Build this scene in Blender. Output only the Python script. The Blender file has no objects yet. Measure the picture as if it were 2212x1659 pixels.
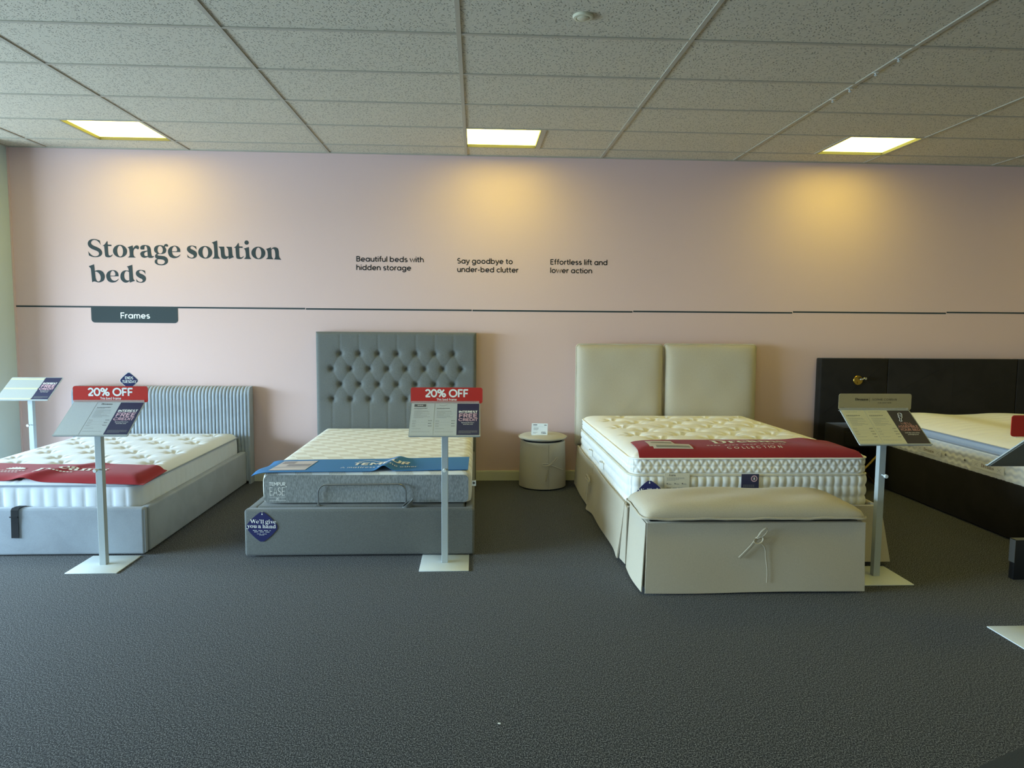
import bpy, bmesh, math, random
from math import sin, cos, pi, sqrt, exp, atan2, radians, hypot
from mathutils import Vector, Matrix

S = bpy.context.scene
COL = S.collection

# ------------------------------------------------------------------ camera
H = 2.911                                    # ceiling height
def make_camera():
    cam = bpy.data.cameras.new('camera')
    cam.sensor_fit = 'HORIZONTAL'
    cam.sensor_width = 36.0
    cam.lens = 1559.4483 / 2212 * 36.0
    cam.clip_start = 0.02
    o = bpy.data.objects.new('camera', cam)
    COL.objects.link(o)
    yaw, pit, rol = 0.0500, 0.0863, -0.0081
    cy, sy, cp, sp = cos(yaw), sin(yaw), cos(pit), sin(pit)
    f = Vector((sy * cp, cy * cp, -sp)); r = Vector((cy, -sy, 0)); d = f.cross(r)
    r2 = r * cos(rol) + d * sin(rol)
    d2 = -r * sin(rol) + d * cos(rol)
    m = Matrix((r2, -d2, -f)).transposed().to_4x4()
    m.translation = Vector((0.0944, -6.5399, 1.4541))
    o.matrix_world = m
    S.camera = o
make_camera()

# ------------------------------------------------------------------ world, daylight, exposure
W = bpy.data.worlds.new('world'); S.world = W
W.use_nodes = True
W.node_tree.nodes['Background'].inputs[0].default_value = (0.62, 0.82, 1.0, 1)
W.node_tree.nodes['Background'].inputs[1].default_value = 0.6

def area(name, loc, rot, sx, sy, power, color):
    l = bpy.data.lights.new(name, 'AREA')
    l.shape = 'RECTANGLE'; l.size = sx; l.size_y = sy
    l.energy = power; l.color = color
    o = bpy.data.objects.new(name, l); COL.objects.link(o)
    o.location = loc; o.rotation_euler = rot
    return o
# daylight of the shopfront: a tall window in the left wall and a glazed front behind the camera
area('daylight_left', (-7.46, -3.55, 1.06), (0, radians(-90), 0), 1.9, 5.5, 540, (0.56, 0.80, 1.0))
area('sky_left', (-10.6, -3.55, 3.6), (0, radians(-75), 0), 4.0, 9.0, 4600, (0.52, 0.78, 1.0))
area('daylight_front', (-2.5, -9.42, 1.42), (radians(90), 0, 0), 2.5, 2.3, 18, (0.60, 0.84, 1.0))
PANEL = (1.0, 0.87, 0.13)
PANEL_STRENGTH = 7.6

vs = S.view_settings
vs.view_transform = 'Standard'; vs.look = 'None'
vs.exposure = 0.42; vs.gamma = 1.0
vs.use_curve_mapping = False
S.cycles.use_denoising = True
S.cycles.max_bounces = 8
S.cycles.sample_clamp_indirect = 4.0

# ------------------------------------------------------------------ materials
def srgb(r, g, b):
    f = lambda c: (c / 255 / 12.92) if c / 255 <= 0.04045 else ((c / 255 + 0.055) / 1.055) ** 2.4
    return (f(r), f(g), f(b), 1)

MATS = {}
def base_mat(name, color, rough=0.7, metallic=0.0, sheen=0.0, spec=0.3):
    m = bpy.data.materials.new(name); m.use_nodes = True
    b = m.node_tree.nodes['Principled BSDF']
    b.inputs['Base Color'].default_value = color
    b.inputs['Roughness'].default_value = rough
    b.inputs['Metallic'].default_value = metallic
    b.inputs['Specular IOR Level'].default_value = spec
    if sheen:
        b.inputs['Sheen Weight'].default_value = sheen
        b.inputs['Sheen Roughness'].default_value = 0.4
    MATS[name] = m
    return m, m.node_tree, b

def N(nt, t, **kw):
    n = nt.nodes.new(t)
    for k, v in kw.items():
        if k in n.inputs: n.inputs[k].default_value = v
        else: setattr(n, k, v)
    return n

def coords(nt, scale=(1, 1, 1)):
    tc = N(nt, 'ShaderNodeTexCoord'); mp = N(nt, 'ShaderNodeMapping')
    mp.inputs['Scale'].default_value = scale
    nt.links.new(tc.outputs['Object'], mp.inputs[0])
    return mp.outputs[0]

def ramp(nt, fac, stops):
    r = N(nt, 'ShaderNodeValToRGB')
    e = r.color_ramp.elements
    while len(e) < len(stops): e.new(0.5)
    for el, (p, c) in zip(e, stops):
        el.position = p; el.color = c
    nt.links.new(fac, r.inputs[0])
    return r.outputs[0]

def fabric(name, color, var=0.18, scale=420, stretch=(1, 1, 1), bump=0.25, rough=0.9, sheen=0.15, patch=0.0, patch_scale=7, lo=0.35, hi=0.65, wrinkle=0.0):
    """woven cloth: fine thread noise in colour and bump, optional large nap patches"""
    m, nt, b = base_mat(name, color, rough, 0, sheen, 0.15)
    co = coords(nt, stretch)
    n = N(nt, 'ShaderNodeTexNoise', Scale=scale, Detail=2.0)
    nt.links.new(co, n.inputs['Vector'])
    d = tuple(c * (1 - var) for c in color[:3]) + (1,)
    u = tuple(min(1, c * (1 + var)) for c in color[:3]) + (1,)
    c1 = ramp(nt, n.outputs[0], [(lo, d), (hi, u)])
    if patch:
        n2 = N(nt, 'ShaderNodeTexNoise', Scale=patch_scale, Detail=3.0, Distortion=0.6)
        nt.links.new(coords(nt), n2.inputs['Vector'])
        r2 = ramp(nt, n2.outputs[0], [(0.38, (1 - patch,) * 3 + (1,)), (0.62, (1, 1, 1, 1))])
        mx = N(nt, 'ShaderNodeMix', data_type='RGBA', blend_type='MULTIPLY')
        mx.inputs[0].default_value = 1
        nt.links.new(c1, mx.inputs[6]); nt.links.new(r2, mx.inputs[7])
        c1 = mx.outputs[2]
    nt.links.new(c1, b.inputs['Base Color'])
    bp = N(nt, 'ShaderNodeBump', Strength=bump, Distance=0.002)
    nt.links.new(n.outputs[0], bp.inputs['Height'])
    if wrinkle:
        n3 = N(nt, 'ShaderNodeTexNoise', Scale=6.0, Detail=2.0, Distortion=0.2)
        nt.links.new(coords(nt), n3.inputs['Vector'])
        b3 = N(nt, 'ShaderNodeBump', Strength=wrinkle, Distance=0.02)
        nt.links.new(n3.outputs[0], b3.inputs['Height']); nt.links.new(b3.outputs[0], bp.inputs['Normal'])
    nt.links.new(bp.outputs[0], b.inputs['Normal'])
    return m

def plain(name, color, rough=0.6, metallic=0.0, spec=0.3, bump=0.0, bscale=200):
    m, nt, b = base_mat(name, color, rough, metallic, 0, spec)
    n = N(nt, 'ShaderNodeTexNoise', Scale=bscale, Detail=2.0)
    nt.links.new(coords(nt), n.inputs['Vector'])
    k = 0.03
    c = ramp(nt, n.outputs[0], [(0.3, tuple(x * (1 - k) for x in color[:3]) + (1,)), (0.7, tuple(min(1, x * (1 + k)) for x in color[:3]) + (1,))])
    nt.links.new(c, b.inputs['Base Color'])
    if bump:
        bp = N(nt, 'ShaderNodeBump', Strength=bump, Distance=0.002)
        nt.links.new(n.outputs[0], bp.inputs['Height']); nt.links.new(bp.outputs[0], b.inputs['Normal'])
    return m

# setting
plain('wall_pink', srgb(216, 187, 180), 0.85, 0, 0.2, 0.25, 260)
plain('wall_sage', srgb(196, 208, 202), 0.8, 0, 0.2, 0.15, 260)
plain('wall_white', srgb(205, 200, 188), 0.8)
plain('paint_cream', srgb(206, 203, 178), 0.45, 0, 0.4)
plain('frame_grey', srgb(70, 70, 66), 0.6)
plain('grid_white', srgb(176, 170, 154), 0.5, 0, 0.3)

def mat_ceiling():
    m, nt, b = base_mat('ceiling_tile', srgb(205, 207, 192), 0.95, 0, 0, 0.1)
    col = srgb(207, 199, 180)
    tc = N(nt, 'ShaderNodeTexCoord')
    nz = N(nt, 'ShaderNodeTexNoise', Scale=9.0, Detail=2.0)
    nt.links.new(tc.outputs['Object'], nz.inputs['Vector'])
    mul = N(nt, 'ShaderNodeVectorMath', operation='SCALE'); mul.inputs['Scale'].default_value = 0.06
    nt.links.new(nz.outputs['Color'], mul.inputs[0])
    add = N(nt, 'ShaderNodeVectorMath', operation='ADD')
    nt.links.new(tc.outputs['Object'], add.inputs[0]); nt.links.new(mul.outputs[0], add.inputs[1])
    outs = []
    for rot, sc, th in ((0.5, (72, 30, 1), 0.15), (2.3, (95, 38, 1), 0.14)):
        mr = N(nt, 'ShaderNodeMapping'); mr.inputs['Rotation'].default_value = (0, 0, rot)
        nt.links.new(add.outputs[0], mr.inputs[0])
        mp = N(nt, 'ShaderNodeMapping'); mp.inputs['Scale'].default_value = sc
        nt.links.new(mr.outputs[0], mp.inputs[0])
        v = N(nt, 'ShaderNodeTexVoronoi', Scale=1.0, voronoi_dimensions='2D')
        nt.links.new(mp.outputs[0], v.inputs['Vector'])
        sepc = N(nt, 'ShaderNodeSeparateColor'); nt.links.new(v.outputs['Color'], sepc.inputs[0])
        # only some of the cells carry a fissure
        gt = N(nt, 'ShaderNodeMath', operation='GREATER_THAN'); gt.inputs[1].default_value = 0.60
        nt.links.new(sepc.outputs[0], gt.inputs[0])
        lt = N(nt, 'ShaderNodeMapRange'); lt.inputs['From Min'].default_value = th; lt.inputs['From Max'].default_value = th + 0.12
        lt.inputs['To Min'].default_value = 1; lt.inputs['To Max'].default_value = 0
        nt.links.new(v.outputs['Distance'], lt.inputs['Value'])
        mm = N(nt, 'ShaderNodeMath', operation='MULTIPLY')
        nt.links.new(gt.outputs[0], mm.inputs[0]); nt.links.new(lt.outputs[0], mm.inputs[1])
        outs.append(mm.outputs[0])
    mxm = N(nt, 'ShaderNodeMath', operation='MAXIMUM')
    nt.links.new(outs[0], mxm.inputs[0]); nt.links.new(outs[1], mxm.inputs[1])
    c = ramp(nt, mxm.outputs[0], [(0.0, col), (1.0, tuple(x * 0.55 for x in col[:3]) + (1,))])
    nt.links.new(c, b.inputs['Base Color'])
    fine = N(nt, 'ShaderNodeTexNoise', Scale=160.0, Detail=3.0)
    nt.links.new(tc.outputs['Object'], fine.inputs['Vector'])
    hsum = N(nt, 'ShaderNodeMath', operation='MULTIPLY_ADD'); hsum.inputs[1].default_value = -1.6
    nt.links.new(mxm.outputs[0], hsum.inputs[0]); nt.links.new(fine.outputs[0], hsum.inputs[2])
    bp = N(nt, 'ShaderNodeBump', Strength=0.35, Distance=0.003)
    nt.links.new(hsum.outputs[0], bp.inputs['Height']); nt.links.new(bp.outputs[0], b.inputs['Normal'])
mat_ceiling()

def mat_carpet():
    m, nt, b = base_mat('carpet', srgb(60, 64, 68), 0.95, 0, 0.1, 0.1)
    co = coords(nt, (1, 0.62, 1))
    n = N(nt, 'ShaderNodeTexNoise', Scale=230.0, Detail=3.0, Roughness=0.8)
    nt.links.new(co, n.inputs['Vector'])
    n2 = N(nt, 'ShaderNodeTexNoise', Scale=420.0, Detail=1.0)
    nt.links.new(coords(nt, (1, 0.62, 1)), n2.inputs['Vector'])
    mx = N(nt, 'ShaderNodeMath', operation='MULTIPLY_ADD'); mx.inputs[1].default_value = 0.15
    nt.links.new(n2.outputs[0], mx.inputs[0]); 
    sc = N(nt, 'ShaderNodeMath', operation='MULTIPLY'); sc.inputs[1].default_value = 0.85
    nt.links.new(n.outputs[0], sc.inputs[0]); nt.links.new(sc.outputs[0], mx.inputs[2])
    c = ramp(nt, mx.outputs[0], [(0.42, srgb(12, 13, 14)), (0.50, srgb(46, 48, 50)), (0.60, srgb(134, 135, 136))])
    nt.links.new(c, b.inputs['Base Color'])
    bp = N(nt, 'ShaderNodeBump', Strength=0.25, Distance=0.003)
    nt.links.new(mx.outputs[0], bp.inputs['Height']); nt.links.new(bp.outputs[0], b.inputs['Normal'])
mat_carpet()

# furniture cloth
fabric('velvet_grey', srgb(158, 166, 174), 0.05, 300, (1, 1, 1), 0.08, 0.75, 0.35, 0.10, 6)
plain('fabric_black_strap', srgb(24, 26, 28), 0.7)
fabric('mattress_cool', srgb(214, 219, 224), 0.03, 500, (1, 1, 1), 0.12, 0.85, 0.1, wrinkle=0.12)
fabric('mattress_white', srgb(234, 233, 226), 0.03, 500, (1, 1, 1), 0.12, 0.85, 0.1, wrinkle=0.12)
fabric('mattress_cream', srgb(243, 240, 230), 0.03, 500, (1, 1, 1), 0.12, 0.85, 0.1, wrinkle=0.12)
fabric('piping_grey', srgb(150, 158, 170), 0.08, 500)
fabric('border_blue_grey', srgb(176, 186, 198), 0.05, 500)
fabric('runner_red', srgb(146, 40, 46), 0.08, 700, (1, 1, 1), 0.1, 0.9, 0.1)
fabric('runner_blue', srgb(52, 120, 180), 0.05, 700, (1, 1, 1), 0.05, 0.7, 0.05)
fabric('tweed_grey', srgb(106, 108, 105), 0.20, 330, (1, 1, 1), 0.35, 0.95, 0.2)
fabric('tweed_side', srgb(134, 138, 137), 0.22, 120, (1.6, 1, 0.5), 0.25, 0.95, 0.2)
fabric('linen', srgb(186, 177, 157), 0.10, 300, (1, 1, 2.4), 0.25, 0.9, 0.15, wrinkle=0.10)
fabric('velvet_black', srgb(37, 34, 31), 0.12, 300, (1, 1, 1), 0.08, 0.8, 0.12, 0.25, 5)
fabric('navy_cloth', srgb(24, 33, 48), 0.15, 500)
fabric('grey_cloth', srgb(50, 54, 56), 0.15, 500)

def mat_tempur_top():
    # white knit: an offset check of plain and slant-ribbed tiles
    m, nt, b = base_mat('knit_top', srgb(230, 228, 216), 0.85, 0, 0.1, 0.15)
    tc = N(nt, 'ShaderNodeTexCoord')
    mp = N(nt, 'ShaderNodeMapping'); mp.inputs['Scale'].default_value = (1, 1, 0)
    nt.links.new(tc.outputs['Object'], mp.inputs[0])
    br = N(nt, 'ShaderNodeTexBrick', Scale=1.0)
    br.inputs['Color1'].default_value = (1, 1, 1, 1); br.inputs['Color2'].default_value = (1, 1, 1, 1)
    br.inputs['Brick Width'].default_value = 0.105; br.inputs['Row Height'].default_value = 0.085
    ck = N(nt, 'ShaderNodeTexChecker', Scale=1.0)
    mp2 = N(nt, 'ShaderNodeMapping'); mp2.inputs['Scale'].default_value = (1 / 0.105, 1 / 0.085, 0)
    mp2.inputs['Location'].default_value = (0.003, 0.003, 0.5)
    sh = N(nt, 'ShaderNodeSeparateXYZ'); nt.links.new(tc.outputs['Object'], sh.inputs[0])
    ma = N(nt, 'ShaderNodeMath', operation='MULTIPLY_ADD'); ma.inputs[1].default_value = 0.45
    nt.links.new(sh.outputs[1], ma.inputs[0]); nt.links.new(sh.outputs[0], ma.inputs[2])
    cb = N(nt, 'ShaderNodeCombineXYZ'); nt.links.new(ma.outputs[0], cb.inputs[0]); nt.links.new(sh.outputs[1], cb.inputs[1])
    nt.links.new(cb.outputs[0], mp2.inputs[0]); nt.links.new(mp2.outputs[0], ck.inputs['Vector'])
    wv = N(nt, 'ShaderNodeTexWave', Scale=30.0, Distortion=0.5)
    wv.wave_type = 'BANDS'; wv.bands_direction = 'X'
    nt.links.new(cb.outputs[0], wv.inputs['Vector'])
    rb = ramp(nt, wv.outputs[0], [(0.10, srgb(196, 192, 180)), (0.40, srgb(226, 222, 208))])
    mx = N(nt, 'ShaderNodeMix', data_type='RGBA')
    nt.links.new(ck.outputs['Fac'], mx.inputs[0])
    mx.inputs[6].default_value = srgb(236, 236, 228)
    nt.links.new(rb, mx.inputs[7])
    nt.links.new(mx.outputs[2], b.inputs['Base Color'])
    bp = N(nt, 'ShaderNodeBump', Strength=0.25, Distance=0.003)
    nt.links.new(mx.outputs[2], bp.inputs['Height']); nt.links.new(bp.outputs[0], b.inputs['Normal'])
mat_tempur_top()

# hard surfaces and print
plain('metal_white', srgb(214, 220, 218), 0.35, 0, 0.5)
plain('metal_grey_paint', srgb(168, 176, 176), 0.4, 0, 0.5)
plain('chrome', srgb(180, 182, 180), 0.22, 1.0)
plain('brass', srgb(168, 138, 62), 0.3, 1.0)
plain('board_backing', srgb(178, 184, 182), 0.3, 0, 0.5)
plain('board_back_shade', srgb(120, 118, 108), 0.5, 0, 0.3)  # shade on the board underside, put into a darker colour
plain('paper_white', srgb(190, 196, 197), 0.35, 0, 0.5)
plain('paper_beige', srgb(206, 201, 170), 0.6)
plain('print_beige_dark', srgb(158, 146, 112), 0.5)
plain('print_navy', srgb(52, 54, 84), 0.4, 0, 0.4)
plain('print_brown', srgb(66, 60, 62), 0.5)
plain('print_red', srgb(190, 46, 36), 0.35, 0, 0.4)
plain('ink_white', srgb(238, 238, 232), 0.6)
plain('ink_pink', srgb(214, 178, 190), 0.6)
plain('ink_rose', srgb(190, 140, 132), 0.6)
plain('ink_black', srgb(34, 32, 32), 0.6)
plain('ink_grey', srgb(140, 143, 142), 0.6)
plain('ink_midgrey', srgb(96, 98, 98), 0.6)
plain('ink_slate', srgb(52, 62, 64), 0.7)
plain('ink_brownish', srgb(122, 104, 86), 0.7)
plain('tag_navy', srgb(38, 42, 92), 0.4, 0, 0.4)
plain('label_cream', srgb(214, 208, 188), 0.7)
plain('photo_grey', srgb(150, 148, 158), 0.5)
plain('photo_pale', srgb(205, 200, 204), 0.5)
plain('plastic_white', srgb(206, 202, 176), 0.4, 0, 0.4)
plain('black_panel', srgb(26, 28, 31), 0.5, 0, 0.4)
plain('white_card', srgb(235, 240, 242), 0.5)
plain('plinth_and_lid_shade', srgb(16, 16, 16), 0.9)  # near-black: painted shade under the lids, and the black plinth

def mat_acrylic():
    m = bpy.data.materials.new('clear_acrylic'); m.use_nodes = True
    nt = m.node_tree; out = nt.nodes['Material Output']; nt.nodes.remove(nt.nodes['Principled BSDF'])
    t = N(nt, 'ShaderNodeBsdfTransparent'); g = N(nt, 'ShaderNodeBsdfPrincipled')
    g.inputs['Base Color'].default_value = srgb(205, 208, 200); g.inputs['Roughness'].default_value = 0.15
    nz = N(nt, 'ShaderNodeTexNoise', Scale=30.0)
    mr = N(nt, 'ShaderNodeMapRange'); mr.inputs['To Min'].default_value = 0.26; mr.inputs['To Max'].default_value = 0.34
    nt.links.new(nz.outputs[0], mr.inputs['Value'])
    x = N(nt, 'ShaderNodeMixShader')
    nt.links.new(mr.outputs[0], x.inputs[0]); nt.links.new(t.outputs[0], x.inputs[1]); nt.links.new(g.outputs[0], x.inputs[2])
    nt.links.new(x.outputs[0], out.inputs['Surface'])
    MATS['clear_acrylic'] = m
mat_acrylic()

def mat_panel_light():
    m = bpy.data.materials.new('panel_glow'); m.use_nodes = True
    nt = m.node_tree; out = nt.nodes['Material Output']; nt.nodes.remove(nt.nodes['Principled BSDF'])
    e = N(nt, 'ShaderNodeEmission'); e.inputs[0].default_value = PANEL + (1,); e.inputs[1].default_value = PANEL_STRENGTH
    nt.links.new(e.outputs[0], out.inputs['Surface'])
    MATS['panel_glow'] = m
mat_panel_light()

# ------------------------------------------------------------------ object helpers
def finish(bm, smooth=None):
    bmesh.ops.recalc_face_normals(bm, faces=bm.faces)
    if smooth is not None:
        for f in bm.faces: f.smooth = True
    return bm

def obj(name, bm, mats, parent=None, smooth=True, angle=35, local=False):
    """link one mesh object; vertices are given in world space and shifted to the root unless local"""
    me = bpy.data.meshes.new(name)
    root = parent
    off = Vector((0, 0, 0))
    while root is not None:
        off += Vector(root.location); root = root.parent
    if not local and off.length > 0:
        bmesh.ops.translate(bm, verts=bm.verts, vec=-off)
    bmesh.ops.recalc_face_normals(bm, faces=bm.faces)
    bm.to_mesh(me); bm.free()
    if isinstance(mats, str): mats = [mats]
    for m in mats: me.materials.append(MATS[m])
    if smooth:
        for p in me.polygons: p.use_smooth = True
        if angle: me.set_sharp_from_angle(angle=radians(angle))
    o = bpy.data.objects.new(name, me)
    COL.objects.link(o)
    if parent is not None: o.parent = parent
    return o

def tag(o, label, cat, group=None):
    o['label'] = label; o['category'] = cat
    if group: o['group'] = group
    return o

def thing(name, label, cat, loc, group=None, rz=0):
    o = bpy.data.objects.new(name, None); COL.objects.link(o)
    o.empty_display_size = 0.1
    o.location = loc; o.rotation_euler = (0, 0, rz)
    return tag(o, label, cat, group)

def struct(name, bm, mats, smooth=False, parent=None):
    o = obj(name, bm, mats, parent, smooth)
    if parent is None: o['kind'] = 'structure'
    return o

def setmi(bm, n0, mi):
    bm.faces.ensure_lookup_table()
    for f in bm.faces[n0:]: f.material_index = mi

def box(bm, x0, x1, y0, y1, z0, z1, r=0.0, seg=3, mi=0):
    n0 = len(bm.faces)
    t = bmesh.new()
    bmesh.ops.create_cube(t, size=1)
    for v in t.verts:
        v.co = Vector(((x0 + x1) / 2 + v.co.x * (x1 - x0), (y0 + y1) / 2 + v.co.y * (y1 - y0), (z0 + z1) / 2 + v.co.z * (z1 - z0)))
    if r > 0:
        bmesh.ops.bevel(t, geom=list(t.edges), offset=r, segments=seg, profile=0.5, affect='EDGES')
    merge(bm, t, mi)
    return bm

def merge(bm, t, mi=None, M=None):
    if M is not None: bmesh.ops.transform(t, matrix=M, verts=t.verts)
    vm = [bm.verts.new(v.co) for v in t.verts]
    t.verts.index_update()
    for f in t.faces:
        try:
            nf = bm.faces.new([vm[v.index] for v in f.verts])
            nf.material_index = f.material_index if mi is None else mi
        except ValueError: pass
    t.free()

def catmull(pts, n=6, closed=False):
    P = [Vector(p) for p in pts]; out = []
    m = len(P); rng = m if closed else m - 1
    for i in range(rng):
        p0 = P[(i - 1) % m] if (closed or i > 0) else P[i]
        p1 = P[i]; p2 = P[(i + 1) % m]
        p3 = P[(i + 2) % m] if (closed or i + 2 < m) else p2
        for k in range(n):
            t = k / n
            out.append(0.5 * ((2 * p1) + (p2 - p0) * t + (2 * p0 - 5 * p1 + 4 * p2 - p3) * t * t + (3 * p1 - p0 - 3 * p2 + p3) * t ** 3))
    if not closed: out.append(P[-1])
    return out

def tube(bm, pts, r, sides=8, closed=False, flat=1.0, mi=0):
    """tube along a polyline; r may be a list; flat squashes it along the second normal"""
    P = [Vector(p) for p in pts]; m = len(P)
    rings = []; up = None
    for i, p in enumerate(P):
        a = P[(i - 1) % m] if (closed or i > 0) else p
        b = P[(i + 1) % m] if (closed or i < m - 1) else p
        d = (b - a).normalized() if (b - a).length > 1e-9 else Vector((0, 0, 1))
        if up is None:
            up = Vector((0, 0, 1)) if abs(d.z) < 0.9 else Vector((0, 1, 0))
        n = (up - d * up.dot(d))
        if n.length < 1e-6: n = d.orthogonal()
        n.normalize(); up = n
        bn = d.cross(n)
        rr = r[i] if isinstance(r, (list, tuple)) else r
        rings.append([bm.verts.new(p + n * cos(2 * pi * k / sides) * rr + bn * sin(2 * pi * k / sides) * rr * flat) for k in range(sides)])
    rng = m if closed else m - 1
    for i in range(rng):
        A = rings[i]; B = rings[(i + 1) % m]
        for k in range(sides):
            f = bm.faces.new([A[k], A[(k + 1) % sides], B[(k + 1) % sides], B[k]]); f.material_index = mi
    if not closed:
        for R in (rings[0], rings[-1]):
            f = bm.faces.new(R); f.material_index = mi

def lathe(bm, prof, c=(0, 0, 0), n=32, axis='Z', mi=0, sx=1, sy=1):
    c = Vector(c); rings = []
    for (r, h) in prof:
        if r < 1e-6:
            off = (0, 0, h) if axis == 'Z' else (0, h, 0) if axis == 'Y' else (h, 0, 0)
            rings.append([bm.verts.new(c + Vector(off))])
        else:
            ring = []
            for k in range(n):
                a = 2 * pi * k / n; u, v = r * cos(a) * sx, r * sin(a) * sy
                off = (u, v, h) if axis == 'Z' else (u, h, v) if axis == 'Y' else (h, u, v)
                ring.append(bm.verts.new(c + Vector(off)))
            rings.append(ring)
    for A, B in zip(rings, rings[1:]):
        for k in range(n):
            k2 = (k + 1) % n
            if len(A) == 1 and len(B) == 1: continue
            if len(A) == 1: f = bm.faces.new([A[0], B[k2], B[k]])
            elif len(B) == 1: f = bm.faces.new([A[k], A[k2], B[0]])
            else: f = bm.faces.new([A[k], A[k2], B[k2], B[k]])
            f.material_index = mi

def extrude_outline(bm, pts, ax, ay, az, o, thick, mi=0):
    """2D outline pts on axes ax, ay from o, thickness along az"""
    o = Vector(o); ax = Vector(ax); ay = Vector(ay); az = Vector(az)
    A = [bm.verts.new(o + ax * x + ay * y) for x, y in pts]
    B = [bm.verts.new(o + ax * x + ay * y + az * thick) for x, y in pts]
    n = len(pts)
    for f in (bm.faces.new(A), bm.faces.new(B)): f.material_index = mi
    for i in range(n):
        f = bm.faces.new([A[i], A[(i + 1) % n], B[(i + 1) % n], B[i]]); f.material_index = mi

def rrect(w, h, r, n=6, x0=None, y0=None):
    x0 = -w / 2 if x0 is None else x0; y0 = -h / 2 if y0 is None else y0
    out = []
    for cx, cy, a0 in ((x0 + w - r, y0 + h - r, 0), (x0 + r, y0 + h - r, 90), (x0 + r, y0 + r, 180), (x0 + w - r, y0 + r, 270)):
        for k in range(n + 1):
            a = radians(a0 + 90 * k / n); out.append((cx + r * cos(a), cy + r * sin(a)))
    return out

# ------------------------------------------------------------------ lettering
def curve_to_bm(cu):
    o = bpy.data.objects.new('tmp', cu); COL.objects.link(o)
    bpy.context.view_layer.update()
    dg = bpy.context.evaluated_depsgraph_get()
    me = bpy.data.meshes.new_from_object(o.evaluated_get(dg))
    bm = bmesh.new(); bm.from_mesh(me)
    bpy.data.objects.remove(o); bpy.data.meshes.remove(me); bpy.data.curves.remove(cu)
    return bm

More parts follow.
